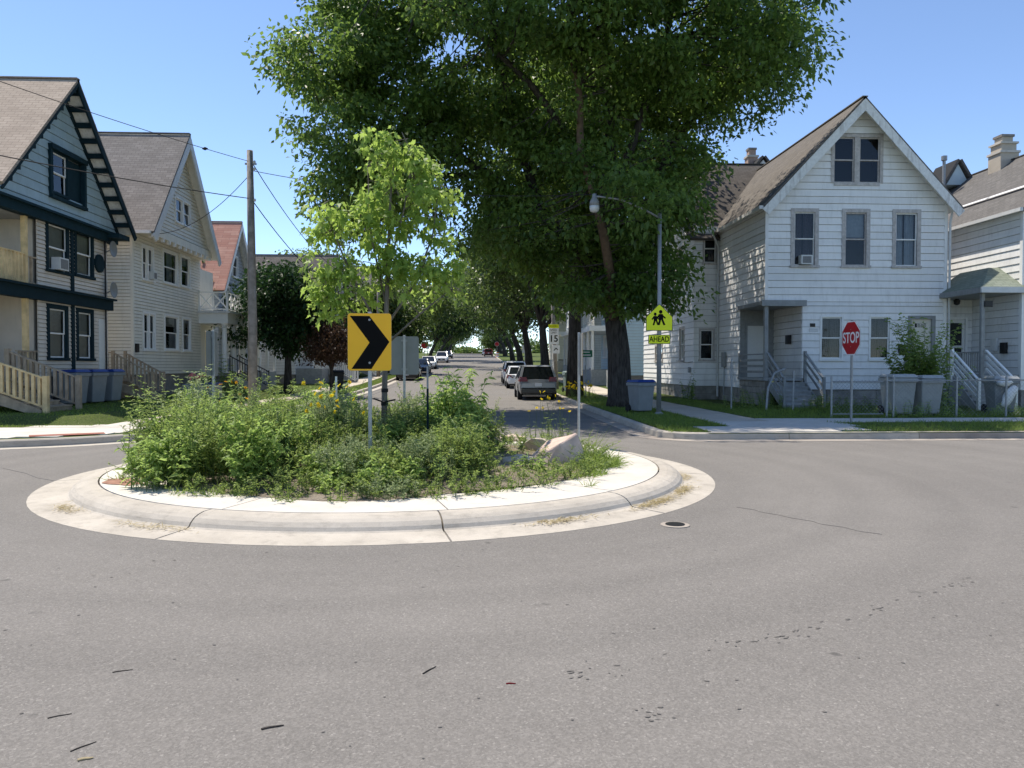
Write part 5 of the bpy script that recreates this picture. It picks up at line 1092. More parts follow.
# dry litter on the bare soil
n = 1500; x = g.uniform(-.4, 1.6, n); y = g.uniform(9.9, 13.6, n); dd = rdir(g, n); dd[:, 2] *= .12; Ld = Leaves(T_BLADE); Ld.add(np.stack([x, y, np.array([mound(p, q) for p, q in zip(x, y)]) + .012], 1), dd, g.uniform(.04, .14, n), .008, 0, g.uniform(0, 1, n))
for k in range(420):
    a = g.uniform(0, 6.28); q = 3.15 + .4 * max(0, -math.cos(a)) + g.normal(0, .13); x, y = IX + q * math.cos(a), IY + q * math.sin(a)
    if g.uniform() < .7: weed(Lw, x, y, g.uniform(.1, .3), .05, .3, 90, .45, 4, 1.2)
    else:
        n = 14; d = rdir(g, n, 1.2); Lg.add(np.array([x, y, .16]) + g.normal(size=(n, 3)) * [.05, .05, 0], d, g.uniform(.12, .35, n), .009, g.uniform(.3, .9, n), np.clip(g.normal(.6, .2, n), 0, 1))
for k in range(420):
    x, y = g.uniform(IX - 3.0, IX + 3.0), g.uniform(IY - 2.9, IY + 2.6)
    if math.hypot(x - IX, y - IY) > 3.15: continue
    n = 10; d = rdir(g, n, 1.1); Lg.add(np.array([x, y, mound(x, y) - .02]) + g.normal(size=(n, 3)) * [.06, .06, 0], d, g.uniform(.15, .5, n) * (1 if x < .3 else .6), .008, g.uniform(.2, .9, n), np.clip(g.normal(.6, .25, n), 0, 1))
ub = root('weed_bed', 'stuff'); tag(ub, 'mass of mixed green weeds and wildflower foliage filling the traffic island', 'weeds')
for L, nm, mt in ((Lw, 'narrow_leaves', 'weed'), (Lb, 'broad_leaves', 'weed_bright'), (Ls, 'pale_leaves', 'weed_silver'), (Lg, 'grass_blades', 'grass'), (Ld, 'dry_litter', 'grass_dry')): L.build(nm, mt, ub, upness=.45)
ST.build('stems', 'stem', ub, fix=False)
# plants that stand out from the bed
def plant(name, label, x, y, fn, leaf, cat='plant', upness=.6, seed=1, tpl=T_FOLD, fl=None):
    z = mound(x, y) if math.hypot(x - IX, y - IY) < 3.6 else gz(y) + .15
    t = thing(name, (x, y, z), label, cat); L, S_, F = Leaves(tpl), MB(), Leaves(T_FOLD); fn(L, S_, F, np.random.default_rng(seed), x, y, z)
    if L.p: L.build('leaves', leaf, t, upness=upness)
    if S_.v: S_.build('stems', 'stem', t, fix=False)
    if F.p: F.build('flowers', fl, t, upness=.3, kind='stuff')
    return t
def bushy(n, h, ln, spread, nodes=9, w=.38, per=2, droop=.5, tint=.6, up=.3, lean=.25):
    def f(L, S_, F, g, x, y, z):
        for k in range(n):
            q = spread * math.sqrt(g.uniform()); a = g.uniform(0, 6.28); herb(L, S_, g, x + q * math.cos(a), y + q * math.sin(a), z, h * g.uniform(.65, 1.1) * (1 - .35 * (q / spread) ** 2), ln, nodes, lean=lean, w=w, per=per, droop=droop, tint=tint, up=up)
    return f
plant('leafy_bush', 'tall bright leafy bush right of the dark green post in the island', -.35, 12.5, bushy(60, 1.3, .24, .55, 12, .36, 3, .6, .65), 'weed_bright', seed=3)
plant('leafy_bush', 'lower feathery green bush left of the dark green post in the island', -1.0, 11.9, bushy(24, .82, .13, .38, 12, .26, 3, .4, .5), 'weed', seed=4)
plant('tall_herb', 'tall pale leafed stalks at the far left tip of the island', -4.5, 12.3, bushy(26, 1.5, .13, .55, 16, .34, 3, .25, .7, .5, .2), 'weed_silver', seed=5)
plant('tall_herb', 'leafy stalks rising just right of the left back facing sign', -3.2, 13.2, bushy(18, 1.25, .13, .6, 14, .34, 3, .3, .5, .5, .2), 'weed', seed=6)
plant('tall_herb', 'tall leafy stalks leaning out at the leftmost edge of the bed', -4.65, 11.3, bushy(24, 1.25, .13, .4, 15, .34, 3, .25, .6, .5, .25), 'weed', seed=35)
plant('tall_herb', 'silvery stalks between the leftmost weeds and the left sign post', -4.15, 11.9, bushy(20, 1.4, .12, .45, 15, .32, 3, .25, .7, .5, .2), 'weed_silver', seed=36)
plant('tall_herb', 'green stalks in the middle of the weed bed left of the chevron', -2.9, 11.6, bushy(14, 1.15, .13, .4, 13, .3, 3, .3, .5, .5, .2), 'weed', seed=37)
plant('dead_stalks', 'dry brown seed stalks standing among the weeds', -2.2, 10.4, bushy(10, .7, .05, .5, 8, .3, 2, .2, .5, .6, .3), 'grass_dry', seed=38)
plant('broadleaf_plant', 'plant with large pale heart shaped leaves at the left of the island', -4.25, 10.9, bushy(5, .75, .38, .3, 5, .75, 2, .55, .85), 'weed_bright', seed=7)
plant('broadleaf_plant', 'plant with big pale round leaves behind the middle of the weeds', -3.3, 12.0, bushy(4, .95, .32, .25, 4, .8, 2, .5, .9), 'weed_silver', seed=8)
plant('broadleaf_plant', 'broad leafed yellow green plant near the left island edge', -4.05, 12.0, bushy(6, 1.05, .3, .35, 5, .45, 2, .5, .8), 'weed_bright', seed=9)
plant('small_herb', 'slim upright herb standing alone before the bare soil', .42, 12.2, bushy(4, .62, .13, .12, 10, .3, 3, .35, .6), 'weed', seed=10)
plant('small_herb', 'low yellowish herb in front of the grey rock', .1, 10.0, bushy(9, .32, .12, .25, 6, .34, 3, .4, .8), 'weed_bright', seed=11)
plant('small_herb', 'low sprawling herb right of the grey rock at the front', .75, 10.5, bushy(8, .22, .12, .25, 5, .4, 3, .4, .7), 'weed_bright', seed=12)
def daisies(n, h, sp, bare=True, fs=.07, nf=4):
    def f(L, S_, F, g, x, y, z):
        for k in range(n):
            a, q = g.uniform(0, 6.28), sp * math.sqrt(g.uniform()); px, py = x + q * math.cos(a), y + q * math.sin(a); hh = h * g.uniform(.65, 1.1); tx, ty = px + g.normal(0, .12), py + g.normal(0, .12)
            S_.tube([(px, py, z), ((px + tx) / 2, (py + ty) / 2, z + hh * .6), (tx, ty, z + hh)], [.005, .004, .002], 4, cap=False)
            herb(L, S_, g, px, py, z, hh * .6, .12, 6, w=.16, per=2, tint=.5)
            nn = 9; an = np.linspace(0, 6.28, nn, endpoint=False)[:, None]; nm_ = rdir(g, 1, .5)[0]; e1 = np.cross(nm_, [1, .3, 0]); e1 /= np.linalg.norm(e1); e2 = np.cross(nm_, e1); F.add(np.tile([tx, ty, z + hh], (nn, 1)), np.cos(an) * e1 + np.sin(an) * e2 + .2 * nm_, fs, fs * .55, .2, g.uniform(0, 1, nn))
    return f
plant('yellow_flowers', 'yellow daisy like flowers beside the chevron sign post', -2.1, 11.3, daisies(22, 1.05, .38, fs=.04), 'weed', 'flowers', seed=13, fl='flower_y')
plant('yellow_flowers', 'sparse yellow flowers on thin stems behind the pink rock', 1.5, 13.9, daisies(13, .95, .6, fs=.034), 'weed', 'flowers', seed=14, fl='flower_y')
plant('orange_flowers', 'orange flowers among the weeds at the left of the island', -3.9, 12.6, daisies(14, 1.1, .3, fs=.035), 'weed', 'flowers', seed=15, fl='flower_o')
def tuft(n, h, sp, dr=.8, wd=.012):
    def f(L, S_, F, g, x, y, z):
        a = g.uniform(0, 6.28, n); q = sp * np.sqrt(g.uniform(0, 1, n)); p = np.stack([x + q * np.cos(a), y + q * np.sin(a), np.full(n, z - .03)], 1); d = rdir(g, n, 1.3); d[:, :2] += .4 * np.stack([np.cos(a), np.sin(a)], 1)
        L.add(p, d, h * g.uniform(.45, 1.2, n), wd, dr * g.uniform(.3, 1.2, n), np.clip(g.normal(.6, .2, n), 0, 1))
    return f
plant('grass_tuft', 'big green grass tuft right of the pink rock', 1.72, 11.35, tuft(900, .5, .42), 'grass', 'grass', .3, 16, T_BLADE)
plant('grass_tuft', 'low grass spilling over the concrete at the right tip of the bed', 1.35, 10.45, tuft(600, .24, .45), 'grass', 'grass', .3, 17, T_BLADE)
plant('grass_tuft', 'seeding grass with long stalks behind the pink rock', 1.6, 12.6, tuft(260, .75, .5, .4, .007), 'grass', 'grass', .3, 18, T_BLADE)
plant('grass_tuft', 'arching grass clump at the front of the island below the chevron', -1.2, 9.6, tuft(420, .45, .4), 'grass', 'grass', .3, 19, T_BLADE)
# plants elsewhere
plant('shrub', 'wild leafy shrub growing in front of the cream door of the white house', 14.3, 23.7, bushy(85, 3.1, .24, .58, 17, .6, 3, .35, .3, .3, .28), 'weed', 'shrub', seed=23)
plant('vine_shoot', 'long pale shoots arching right from the shrub by the cream door', 14.9, 23.3, bushy(6, 2.3, .22, .3, 14, .5, 2, .3, .9, .3, .5), 'weed_bright', 'shrub', seed=24)
plant('shrub', 'dark shrub against the porch of the cream house', -12.0, 36.6, bushy(24, 1.9, .22, .6, 11, .5, 2, .3, .3), 'weed', 'shrub', seed=25)
plant('shrub', 'low dark shrub beside the wooden utility pole', -10.2, 31.5, bushy(26, 1.0, .2, .8, 8, .5, 2, .3, .2), 'weed', 'shrub', seed=26)
plant('yellow_flowers', 'yellow lilies at the foot of the second street tree', 4.9, 34.6, daisies(30, .7, .7, fs=.085), 'grass', 'flowers', seed=27, fl='flower_y')
plant('weeds', 'tall weeds growing by the corner porch of the white house', 9.9, 26.6, bushy(24, .75, .16, 1.0, 9, .25, 3, .3, .5), 'weed', 'weeds', seed=28)
plant('weeds', 'dark ragged weeds along the foot of the white house steps', 12.6, 25.6, bushy(40, .55, .15, 1.6, 7, .35, 3, .3, .3), 'weed', 'weeds', seed=39)
plant('weeds', 'weeds along the chain link fence below the shrub', 13.2, 22.2, bushy(40, .5, .14, 1.2, 7, .35, 3, .3, .7), 'weed_bright', 'weeds', seed=29)
plant('weeds', 'weeds in front of the bin with the white bag', 16.3, 22.3, bushy(30, .35, .14, 1.0, 6, .35, 3, .3, .7), 'weed_bright', 'weeds', seed=30)
plant('ivy', 'dark leafy climber on the front corner of the white wing', 9.4, 33.0, bushy(10, 1.3, .16, .3, 10, .6, 2, .3, .2), 'weed', 'plant', seed=31)
# rocks
def rock(x, y, sx, sy, sz, rz, seed, mat, label, pts=None):
    """broken stone: hull of a few corner points, edges worn off"""
    import bmesh
    g = np.random.default_rng(seed); bm = bmesh.new()
    if pts is None:
        d = rdir(g, 15); pts = [tuple(q * np.array([sx, sy, sz]) * g.uniform(.8, 1.15)) for q in d]
    for p in pts: bm.verts.new(p)
    r_ = bmesh.ops.convex_hull(bm, input=bm.verts); bmesh.ops.delete(bm, geom=[v for v in bm.verts if not v.link_faces], context='VERTS')
    bmesh.ops.subdivide_edges(bm, edges=bm.edges, cuts=2, use_grid_fill=True)
    for v in bm.verts: v.co += Vector((math.sin(v.co.y * 23 + seed), math.sin(v.co.z * 19 + 1), math.sin(v.co.x * 21 + 2))) * .008
    bmesh.ops.rotate(bm, verts=bm.verts, cent=(0, 0, 0), matrix=Matrix.Rotation(rz, 3, 'Z')); bmesh.ops.recalc_face_normals(bm, faces=bm.faces)
    me = bpy.data.meshes.new('rock'); bm.to_mesh(me); bm.free(); me.materials.append(MATS[mat]); o = bpy.data.objects.new('rock', me); COL.objects.link(o); o.location = (x, y, mound(x, y) + sz * .3); tag(o, label, 'rock')
    md = o.modifiers.new('bevel', 'BEVEL'); md.width = .025; md.segments = 2; md.limit_method = 'ANGLE'; md.angle_limit = R(25)
rock(1.22, 11.4, .46, .3, .3, .1, 41, 'rock_pink', 'large pinkish angular boulder beside the right sign post', [(-.48, -.12, -.2), (-.42, .2, -.1), (-.36, -.22, .02), (.0, -.26, .2), (.28, -.14, .34), (.36, .1, .3), (.42, -.18, -.05), (.3, -.32, -.2), (.36, .25, -.2), (-.1, .25, .2), (-.3, -.34, -.2)])
rock(1.1, 12.9, .3, .2, .22, .2, 42, 'rock_grey', 'tan boulder half hidden behind the pink boulder')
rock(-.02, 10.15, .26, .2, .2, .1, 43, 'rock_grey', 'rounded grey rock at the front of the bed')
rock(.2, 12.75, .25, .2, .22, -.2, 44, 'rock_pink', 'pale rock beside the bright leafy bush')
rock(.62, 11.0, .28, .2, .12, .1, 45, 'rock_grey', 'flat dark rock lying in the bare soil')
rock(.75, 15.2, .35, .25, .1, 0, 46, 'rock_pink', 'low pale rock at the back of the island')
# ------------------------------------------------------------------ signs
def rrect(w, h, r_, n=5):
    P = []
    for cx, cz, a0 in ((w / 2 - r_, h / 2 - r_, 0), (-w / 2 + r_, h / 2 - r_, 90), (-w / 2 + r_, -h / 2 + r_, 180), (w / 2 - r_, -h / 2 + r_, 270)):
        for k in range(n): a = R(a0 + 90 * k / (n - 1)); P.append((cx + r_ * math.cos(a), cz + r_ * math.sin(a)))
    return P
def plate(name, P, mat, parent, y0, y1, c=(0, 0)):
    """flat shape in the local x-z plane, front towards -y"""
    return MB().prism([(x + c[0], y0, z + c[1]) for x, z in P], None, (0, y1 - y0, 0)).build(name, mat, parent)
CH = [(13 / 243 - .5, .5 - 15 / 318), (121 / 243 - .5, .5 - 15 / 318), (231 / 243 - .5, .5 - 158 / 318), (131 / 243 - .5, .5 - 308 / 318), (21 / 243 - .5, .5 - 308 / 318), (121 / 243 - .5, .5 - 162 / 318)]
def chevron(label, x, y, rz, post_dx=-.03, post='steel', top=2.29):
    w, h = .585, .775; t = thing('chevron_sign', (0, 0, 0), label, 'traffic sign', 'chevron signs round the island'); zc = top - h / 2
    plate('panel', rrect(w, h, .04), 'alu_back', t, 0, .004, (0, zc)); f = plate('face', rrect(w - .004, h - .004, .038), 'sign_orange', t, -.003, -.0005, (0, zc))
    plate('chevron', [(a * w, b * h) for a, b in CH], 'sign_black', f, -.0055, -.0032, (0, zc))
    for dz in (.3, -.28): MB().lathe([(.016, -.012), (.016, -.006), (.012, -.004)], (post_dx, 0, zc + dz), 10, 'y').build('bolt', 'galv', t)
    MB().box(post_dx - .025, post_dx + .025, .006, .05, -.1, top + .02).build('post', post, t, bevel=.006)
    for dz in (.3, -.28): MB().box(post_dx - .06, post_dx + .06, .0045, .02, zc + dz - .02, zc + dz + .02).build('bracket', 'galv', t)
    t.location = (x, y, .0 + mound(x, y) - .2); t.rotation_euler.z = rz; return t
chevron('orange chevron sign facing the camera, black arrow pointing right', -1.42, 10.35, R(3), 0)
chevron('grey back of the chevron sign behind the young tree', -1.43, 15.5, R(183), 0)
chevron('chevron sign seen edge on at the right of the island beside the pink boulder', 1.95, 14.0, R(90), 0)
chevron('chevron sign seen almost edge on at the left of the island', -4.55, 13.4, R(-90), 0)
st = thing('stop_sign', (9.85, 19.5, .15), 'red octagonal stop sign on a grey post before the white house', 'stop sign'); st.rotation_euler.z = 0
def stop_sign(t, s, post_h, rz, lettering=True):
    oc = [(s / 2 / math.cos(R(22.5)) * math.cos(R(22.5 + 45 * k)), s / 2 / math.cos(R(22.5)) * math.sin(R(22.5 + 45 * k))) for k in range(8)]; base = t.location.copy(); t.location = (0, 0, 0)
    zc = post_h - s / 2; pn = plate('panel', oc, 'alu_back', t, 0, .004, (0, zc)); fw = plate('border', [(a * .995, b * .995) for a, b in oc], 'sign_white', t, -.002, -.0004, (0, zc)); fc = plate('face', [(a * .93, b * .93) for a, b in oc], 'sign_red', t, -.004, -.0022, (0, zc))
    if lettering: text('lettering', 'STOP', s * .44, (0, -.0055, zc), (R(90), 0, 0), 'sign_white', fc, sx=.82, bold=.006)
    MB().box(-.03, .03, .006, .05, -.2, post_h + .02).build('post', 'galv', t, bevel=.006)
    for dz in (.25, -.25): MB().lathe([(.012, -.01), (.012, -.005)], (0, 0, zc + dz * s), 8, 'y').build('bolt', 'galv', t)
    t.location = base; t.rotation_euler.z = rz
stop_sign(st, .9, 2.68, R(-87))
for x, y, lb, rz in ((4.9, 170, 'tiny red stop sign far up the right kerb', 0), (-7.4, 112, 'tiny red stop sign far up the left kerb', .2)):
    t = thing('stop_sign', (x, y, gz(y) + .15), lb, 'stop sign', 'far stop signs'); stop_sign(t, 1.0, 3.0, rz, False)
# lamp pole with school sign
lp = thing('street_lamp', (5.62, 23.0, .15), 'tall steel street lamp pole with a curved arm and white bell shaped head', 'street lamp'); lx, ly = 5.62, 23.0
MB().tube([(lx, ly, 0), (lx, ly, 3), (lx, ly, 6.3)], [.075, .065, .055], 12).build('pole', 'galv', lp, smooth=True); MB().lathe([(.14, .12), (.14, .2), (.09, .24)], (lx, ly, 0), 12).build('base_plate', 'galv', lp)
MB().tube([(lx, ly, 6.15), (lx - .5, ly, 6.42), (lx - 1.2, ly, 6.7), (lx - 1.85, ly, 6.78), (lx - 2.0, ly, 6.78)], .032, 8).build('arm', 'galv', lp, smooth=True)
hd = MB().lathe([(.06, 6.86), (.07, 6.75), (.1, 6.7), (.14, 6.62), (.15, 6.5)], (lx - 2.0, ly, 0), 16).build('lamp_head', 'grey_paint', lp, smooth=True); MB().lathe([(.148, 6.5), (.15, 6.42), (.12, 6.33), (.05, 6.3)], (lx - 2.0, ly, 0), 16).build('globe', 'ceramic_lamp', hd, smooth=True)
sg = thing('school_sign', (5.6, 22.9, 2.6), 'yellow green school crossing sign with an AHEAD plate on the lamp pole', 'traffic sign'); sx_, sy_, sz_ = 5.6, 22.9, 0
w = .82; P5 = [(-w / 2, 0), (w / 2, 0), (w / 2, .42), (0, .82), (-w / 2, .42)]; zc = 2.72
def shp(nm, P, mt, par, y0, y1, c=(0, 0)): return plate(nm, P, mt, par, sy_ + y0, sy_ + y1, (sx_ + c[0], c[1]))
shp('panel', P5, 'alu_back', sg, 0, .004, (0, zc)); bo = shp('border', [(a * .99, .005 + b * .985) for a, b in P5], 'sign_black', sg, -.0015, -.0004, (0, zc)); fa = shp('face', [(a * .955, .018 + b * .955) for a, b in P5], 'sign_lime', sg, -.0035, -.0018, (0, zc))
def figure(cx, s):
    F = lambda P: [(cx + a * s, zc + .17 + b * s) for a, b in P]
    parts = [[(.0 + .06 * math.cos(a), .44 + .065 * math.sin(a)) for a in np.linspace(0, 6.28, 10, endpoint=False)], [(-.07, .37), (.07, .37), (.09, .2), (-.06, .18)], [(.05, .36), (.17, .25), (.15, .21), (.04, .29)], [(-.06, .36), (-.15, .24), (-.11, .21), (-.02, .3)], [(-.05, .2), (.02, .2), (-.03, .0), (-.1, .0)], [(.01, .2), (.08, .2), (.16, .01), (.09, .0)]]
    m = MB()
    for k, P in enumerate(parts): m.prism([(sx_ + a, sy_ - .0045 - k * .0004, b) for a, b in F(P)], None, (0, .0008, 0))
    m.build('walking_figure', 'sign_black', fa)
figure(.04, .92); figure(-.13, .76)
ap = shp('plate', rrect(.68, .28, .02), 'alu_back', sg, 0, .004, (0, 2.46)); shp('plate_border', rrect(.67, .27, .02), 'sign_black', ap, -.0015, -.0004, (0, 2.46)); shp('plate_face', rrect(.645, .245, .018), 'sign_lime', ap, -.0035, -.0018, (0, 2.46))
text('lettering', 'AHEAD', .23, (sx_, sy_ - .0055, 2.46), (R(90), 0, 0), 'sign_black', ap, sx=.8, bold=.004)
# school speed limit sign on a leaning wooden pole
y = 45.5; zz = gz(y) + .15; sp = thing('speed_limit_sign', (4.75, y, zz), 'white speed limit 15 sign with yellow top on a wooden pole beside the parked cars', 'traffic sign')
MB().tube([(4.95, y + .12, zz - .2), (4.75, y + .12, zz + 3.2), (4.55, y + .12, zz + 7.5)], [.12, .11, .09], 8).build('pole', 'pole_wood', sp, smooth=True)
def pl2(nm, w, h, x, z, mt, par, o=0): return MB().prism([(x + a, y - o, z + b) for a, b in rrect(w, h, .02)], None, (0, .003, 0)).build(nm, mt, par)
a = pl2('yellow_panel', .62, .22, 4.72, zz + 3.78, 'sign_lime', sp); text('lettering', 'SCHOOL', .16, (4.72, y - .003, zz + 3.78), (R(90), 0, 0), 'sign_black', a, sx=.8)
a = pl2('white_panel', .62, .95, 4.72, zz + 3.18, 'sign_white', sp); text('lettering', 'SPEED', .15, (4.72, y - .003, zz + 3.54), (R(90), 0, 0), 'sign_black', a); text('lettering', 'LIMIT', .15, (4.72, y - .003, zz + 3.38), (R(90), 0, 0), 'sign_black', a); text('lettering', '15', .55, (4.72, y - .003, zz + 3.02), (R(90), 0, 0), 'sign_black', a, bold=.01)
a = pl2('small_panel', .45, .5, 4.86, zz + 2.4, 'sign_white', sp); MB().prism([(4.72, y - .004, zz + 2.35), (4.86, y - .004, zz + 2.5), (4.98, y - .004, zz + 2.4), (4.98, y - .004, zz + 2.34), (4.86, y - .004, zz + 2.42), (4.74, y - .004, zz + 2.29)], None, (0, .001, 0)).build('arrow', 'sign_black', a)
y = 36.5; zz = gz(y) + .15; gs_ = thing('green_sign', (5.35, y, zz), 'small green sign with pale lines on a thin post behind the big tree', 'sign'); MB().box(5.33, 5.37, y + .005, y + .035, zz - .1, zz + 2.25).build('post', 'galv', gs_)
MB().prism([(5.35 + a, y, zz + 2.08 + b) for a, b in rrect(.64, .34, .03)], None, (0, .004, 0)).build('panel', 'sign_green', gs_)
for dz, w in ((.07, .36), (-.07, .46)): MB().box(5.35 - w / 2, 5.35 + w / 2, y - .004, y - .001, zz + 2.08 + dz - .02, zz + 2.08 + dz + .02).build('pale_line', 'sign_white', gs_)
for x, yy, lb in ((-7.3, 118, 'small white sign on a post beside the far left cars'), (5.0, 76, 'white sign on a tall pole far up the right kerb')):
    zz = gz(yy) + .15; t = thing('white_sign', (x, yy, zz), lb, 'sign'); MB().tube([(x, yy, zz - .1), (x, yy, zz + (2.8 if x < 0 else 6))], .05, 6).build('post', 'galv', t); MB().box(x - .28, x + .28, yy - .09, yy - .06, zz + 1.9, zz + 2.7).build('panel', 'sign_white', t)
# slim posts in the island
def stake(label, x, y, h, lo, hi, split):
    t = thing('stake', (x, y, .25), label, 'post'); z = mound(x, y); MB().box(x - .016, x + .016, y - .016, y + .016, z - .1, z + h * split).build('shaft', lo, t); MB().box(x - .014, x + .014, y - .014, y + .014, z + h * split, z + h).build('upper_shaft', hi, t)
stake('dark green metal post with a silver top beside the leafy bush', -.72, 11.6, 1.35, 'dark_green_trim', 'galv', .75); stake('thin black post with a white top left of the chevron sign', -2.15, 11.9, 1.2, 'sign_black', 'sign_white', .68)
tb = thing('tree_tie', (-1.49, 12.55, 1.05), 'black strap tied round the trunk of the young maple', 'strap'); MB().tube([(-1.66, 12.5, 1.12), (-1.5, 12.53, 1.06), (-1.3, 12.5, 1.1)], .014, 6).build('strap', 'rubber', tb); MB().lathe([(.058, 1.0), (.06, 1.03), (.058, 1.06)], (-1.49, 12.6, 0), 12).lathe([(.056, 1.22), (.058, 1.25), (.056, 1.28)], (-1.485, 12.6, 0), 12).build('band', 'rubber', tb)
# ------------------------------------------------------------------ utility pole and wires
up = thing('utility_pole', (-7.95, 27.6, .15), 'weathered wooden utility pole on the left verge in front of the cream house', 'utility pole'); ux, uy = -7.95, 27.6
MB().tube([(ux, uy, 0), (ux + .02, uy, 3), (ux, uy, 6), (ux - .03, uy, 9.3)], [.17, .155, .135, .105], 12).build('shaft', 'pole_wood', up, smooth=True); MB().tube([(ux + .13, uy - .06, .2), (ux + .12, uy - .06, 4.5)], .025, 6).build('conduit', 'galv', up)
for z in (8.85, 8.6, 7.5): MB().lathe([(.03, 0), (.05, .05), (.03, .1)], (ux + .13, uy, z), 8).build('insulator', 'ceramic_lamp', up)
MB().box(ux - .2, ux + .2, uy - .03, uy + .03, 8.8, 8.86).build('bracket', 'galv', up)
u2x, u2y = -8.3, 66; z2 = gz(u2y) + .15; u2 = thing('utility_pole', (u2x, u2y, z2), 'next wooden utility pole far up the left side behind the trees', 'utility pole'); MB().tube([(u2x, u2y, z2 - .1), (u2x, u2y, z2 + 9.8)], [.16, .1], 10).build('shaft', 'pole_wood', u2, smooth=True); MB().box(u2x - .8, u2x + .8, u2y - .05, u2y + .05, z2 + 9.2, z2 + 9.32).build('cross_arm', 'pole_wood', u2)
def wire(label, a, b, sag, r_=.012, bead=None):
    a, b = Vector(a), Vector(b); P = []
    for t in np.linspace(0, 1, 22): p = a.lerp(b, t); p.z -= sag * 4 * t * (1 - t); P.append(p)
    o = tag(MB().tube(P, r_, 5).build('overhead_wire', 'rubber'), label, 'wire', 'overhead wires')
    if bead: p = a.lerp(b, bead); p.z -= sag * 4 * bead * (1 - bead); MB().lathe([(.02, -.09), (.06, 0), (.02, .09)], p, 8, 'x').build('splice', 'rubber', o)
wire('thin wire from the wooden pole top to the upper left past the blue gable', (ux, uy, 8.9), (-16.5, 14, 9.7), .25, .011, .12); wire('thick cable from the wooden pole to the left across the blue gable window', (ux, uy, 7.6), (-15.5, 14, 6.9), .2, .016)
wire('service wire sagging from the wooden pole to the cream gable', (ux, uy, 8.5), (CX + .7, 31.6, 7.0), .5, .012); wire('wire running up the street from the wooden pole top', (ux, uy, 8.95), (u2x, u2y, z2 + 9.4), 2.2, .016); wire('lower cable running up the street from the wooden pole', (ux, uy, 7.6), (u2x, u2y, z2 + 7.9), 2.0, .018)
wire('wire crossing the street from the wooden pole to the lamp arm', (ux, uy, 8.6), (lx - 1.9, ly, 6.85), .35, .012); wire('faint wire crossing high over the far street', (-8, 95, gz(95) + 8), (6.5, 95, gz(95) + 8), .4, .025); wire('second faint wire crossing the far street lower down', (-8, 108, gz(108) + 7), (6.5, 108, gz(108) + 7), .4, .03)
# ------------------------------------------------------------------ wheeled bins
def make_bin(body, lid, label, x, y, rz=0, s=1, group='wheeled bins', z=None):
    t = thing('wheeled_bin', (0, 0, 0), label, 'bin', group); w0, w1, d0, d1, h = .25, .31, .27, .36, .98
    MB().hexa([(-w0, -d0, .06), (w0, -d0, .06), (w0, d0, .06), (-w0, d0, .06), (-w1, -d1, h), (w1, -d1, h), (w1, d1, h), (-w1, d1, h)]).build('body', body, t, bevel=.03)
    MB().box(-w1 - .02, w1 + .02, -d1 - .03, d1 + .02, h - .12, h - .02).build('rim', body, t, bevel=.015)
    l = MB().hexa([(-w1 - .03, -d1 - .05, h), (w1 + .03, -d1 - .05, h), (w1 + .03, d1 + .03, h), (-w1 - .03, d1 + .03, h), (-w1 + .03, -d1 + .05, h + .09), (w1 - .03, -d1 + .05, h + .09), (w1 - .03, d1 - .03, h + .07), (-w1 + .03, d1 - .03, h + .07)]).build('lid', lid, t, bevel=.02)
    MB().tube([(-.22, d1 + .02, h - .04), (-.22, d1 + .1, h - .02), (.22, d1 + .1, h - .02), (.22, d1 + .02, h - .04)], .018, 6).build('handle', body, t)
    for sx in (-1, 1): MB().lathe([(.13, -.03), (.13, .03), (.06, .035)], (sx * (w0 + .05), d0 + .02, .13), 14, 'x').build('wheel', 'rubber', t)
    t.location = (x, y, gz(y) + .15 if z is None else z); t.rotation_euler.z = rz; t.scale = (s, s, s); return t
make_bin('bin_grey', 'lid_blue', 'grey wheeled bin with a blue lid at the foot of the big street tree', 5.35, 24.3, R(20), 1.0)
make_bin('bin_grey', 'lid_blue', 'grey bin with bright blue lid nearest the timber stairs of the blue house', -13.0, 25.2, R(80), 1.1, z=.37); make_bin('bin_grey', 'lid_blue', 'middle grey bin of the three beside the blue house', -12.95, 26.3, R(75), 1.1, z=.37); make_bin('bin_grey', 'lid_blue', 'third grey bin, farthest from the timber stairs of the blue house', -12.9, 27.4, R(85), 1.1, z=.37)
make_bin('bin_black', 'bin_black', 'black wheeled bin standing beside the plum tree', -7.35, 41.0, R(10), 1.15)
make_bin('bin_green', 'bin_green', 'grey green bin on the verge right of the nearest parked car', 5.2, 41.5, R(5), 1.1)
make_bin('bin_pale', 'bin_pale', 'pale grey bin behind the fence left of its twin, under the shrub', 12.75, 22.35, R(-3), 1.18); make_bin('bin_pale', 'bin_pale', 'pale grey bin behind the fence right of its twin, under the shrub', 13.6, 22.4, R(5), 1.15)
make_bin('bin_grey', 'bin_pale', 'grey bin with a white plastic bag hanging from its open lid', 16.5, 23.1, R(-12), 1.12)
bt = thing('plastic_bag', (16.2, 22.6, .9), 'crumpled white plastic bag hanging on the grey bin by the gate', 'bag'); m = MB(); g = np.random.default_rng(61)
for c, r_ in (((16.28, 22.62, 1.14), (.26, .12, .12)), ((16.42, 22.6, .72), (.22, .08, .34))):
    n, k = 9, 12; vs = []
    for i in range(n):
        for j in range(k): a, b = math.pi * i / (n - 1), 2 * math.pi * j / k; q = g.uniform(.75, 1.1); vs.append((c[0] + r_[0] * q * math.sin(a) * math.cos(b) + .15 * (-math.cos(a)) * (r_[2] > .2) * -1, c[1] + r_[1] * q * math.sin(a) * math.sin(b), c[2] + r_[2] * math.cos(a)))
    m.add(vs, [(i * k + j, i * k + (j + 1) % k, (i + 1) * k + (j + 1) % k, (i + 1) * k + j) for i in range(n - 1) for j in range(k)])
m.build('bag', 'plastic_bag', bt, smooth=True)
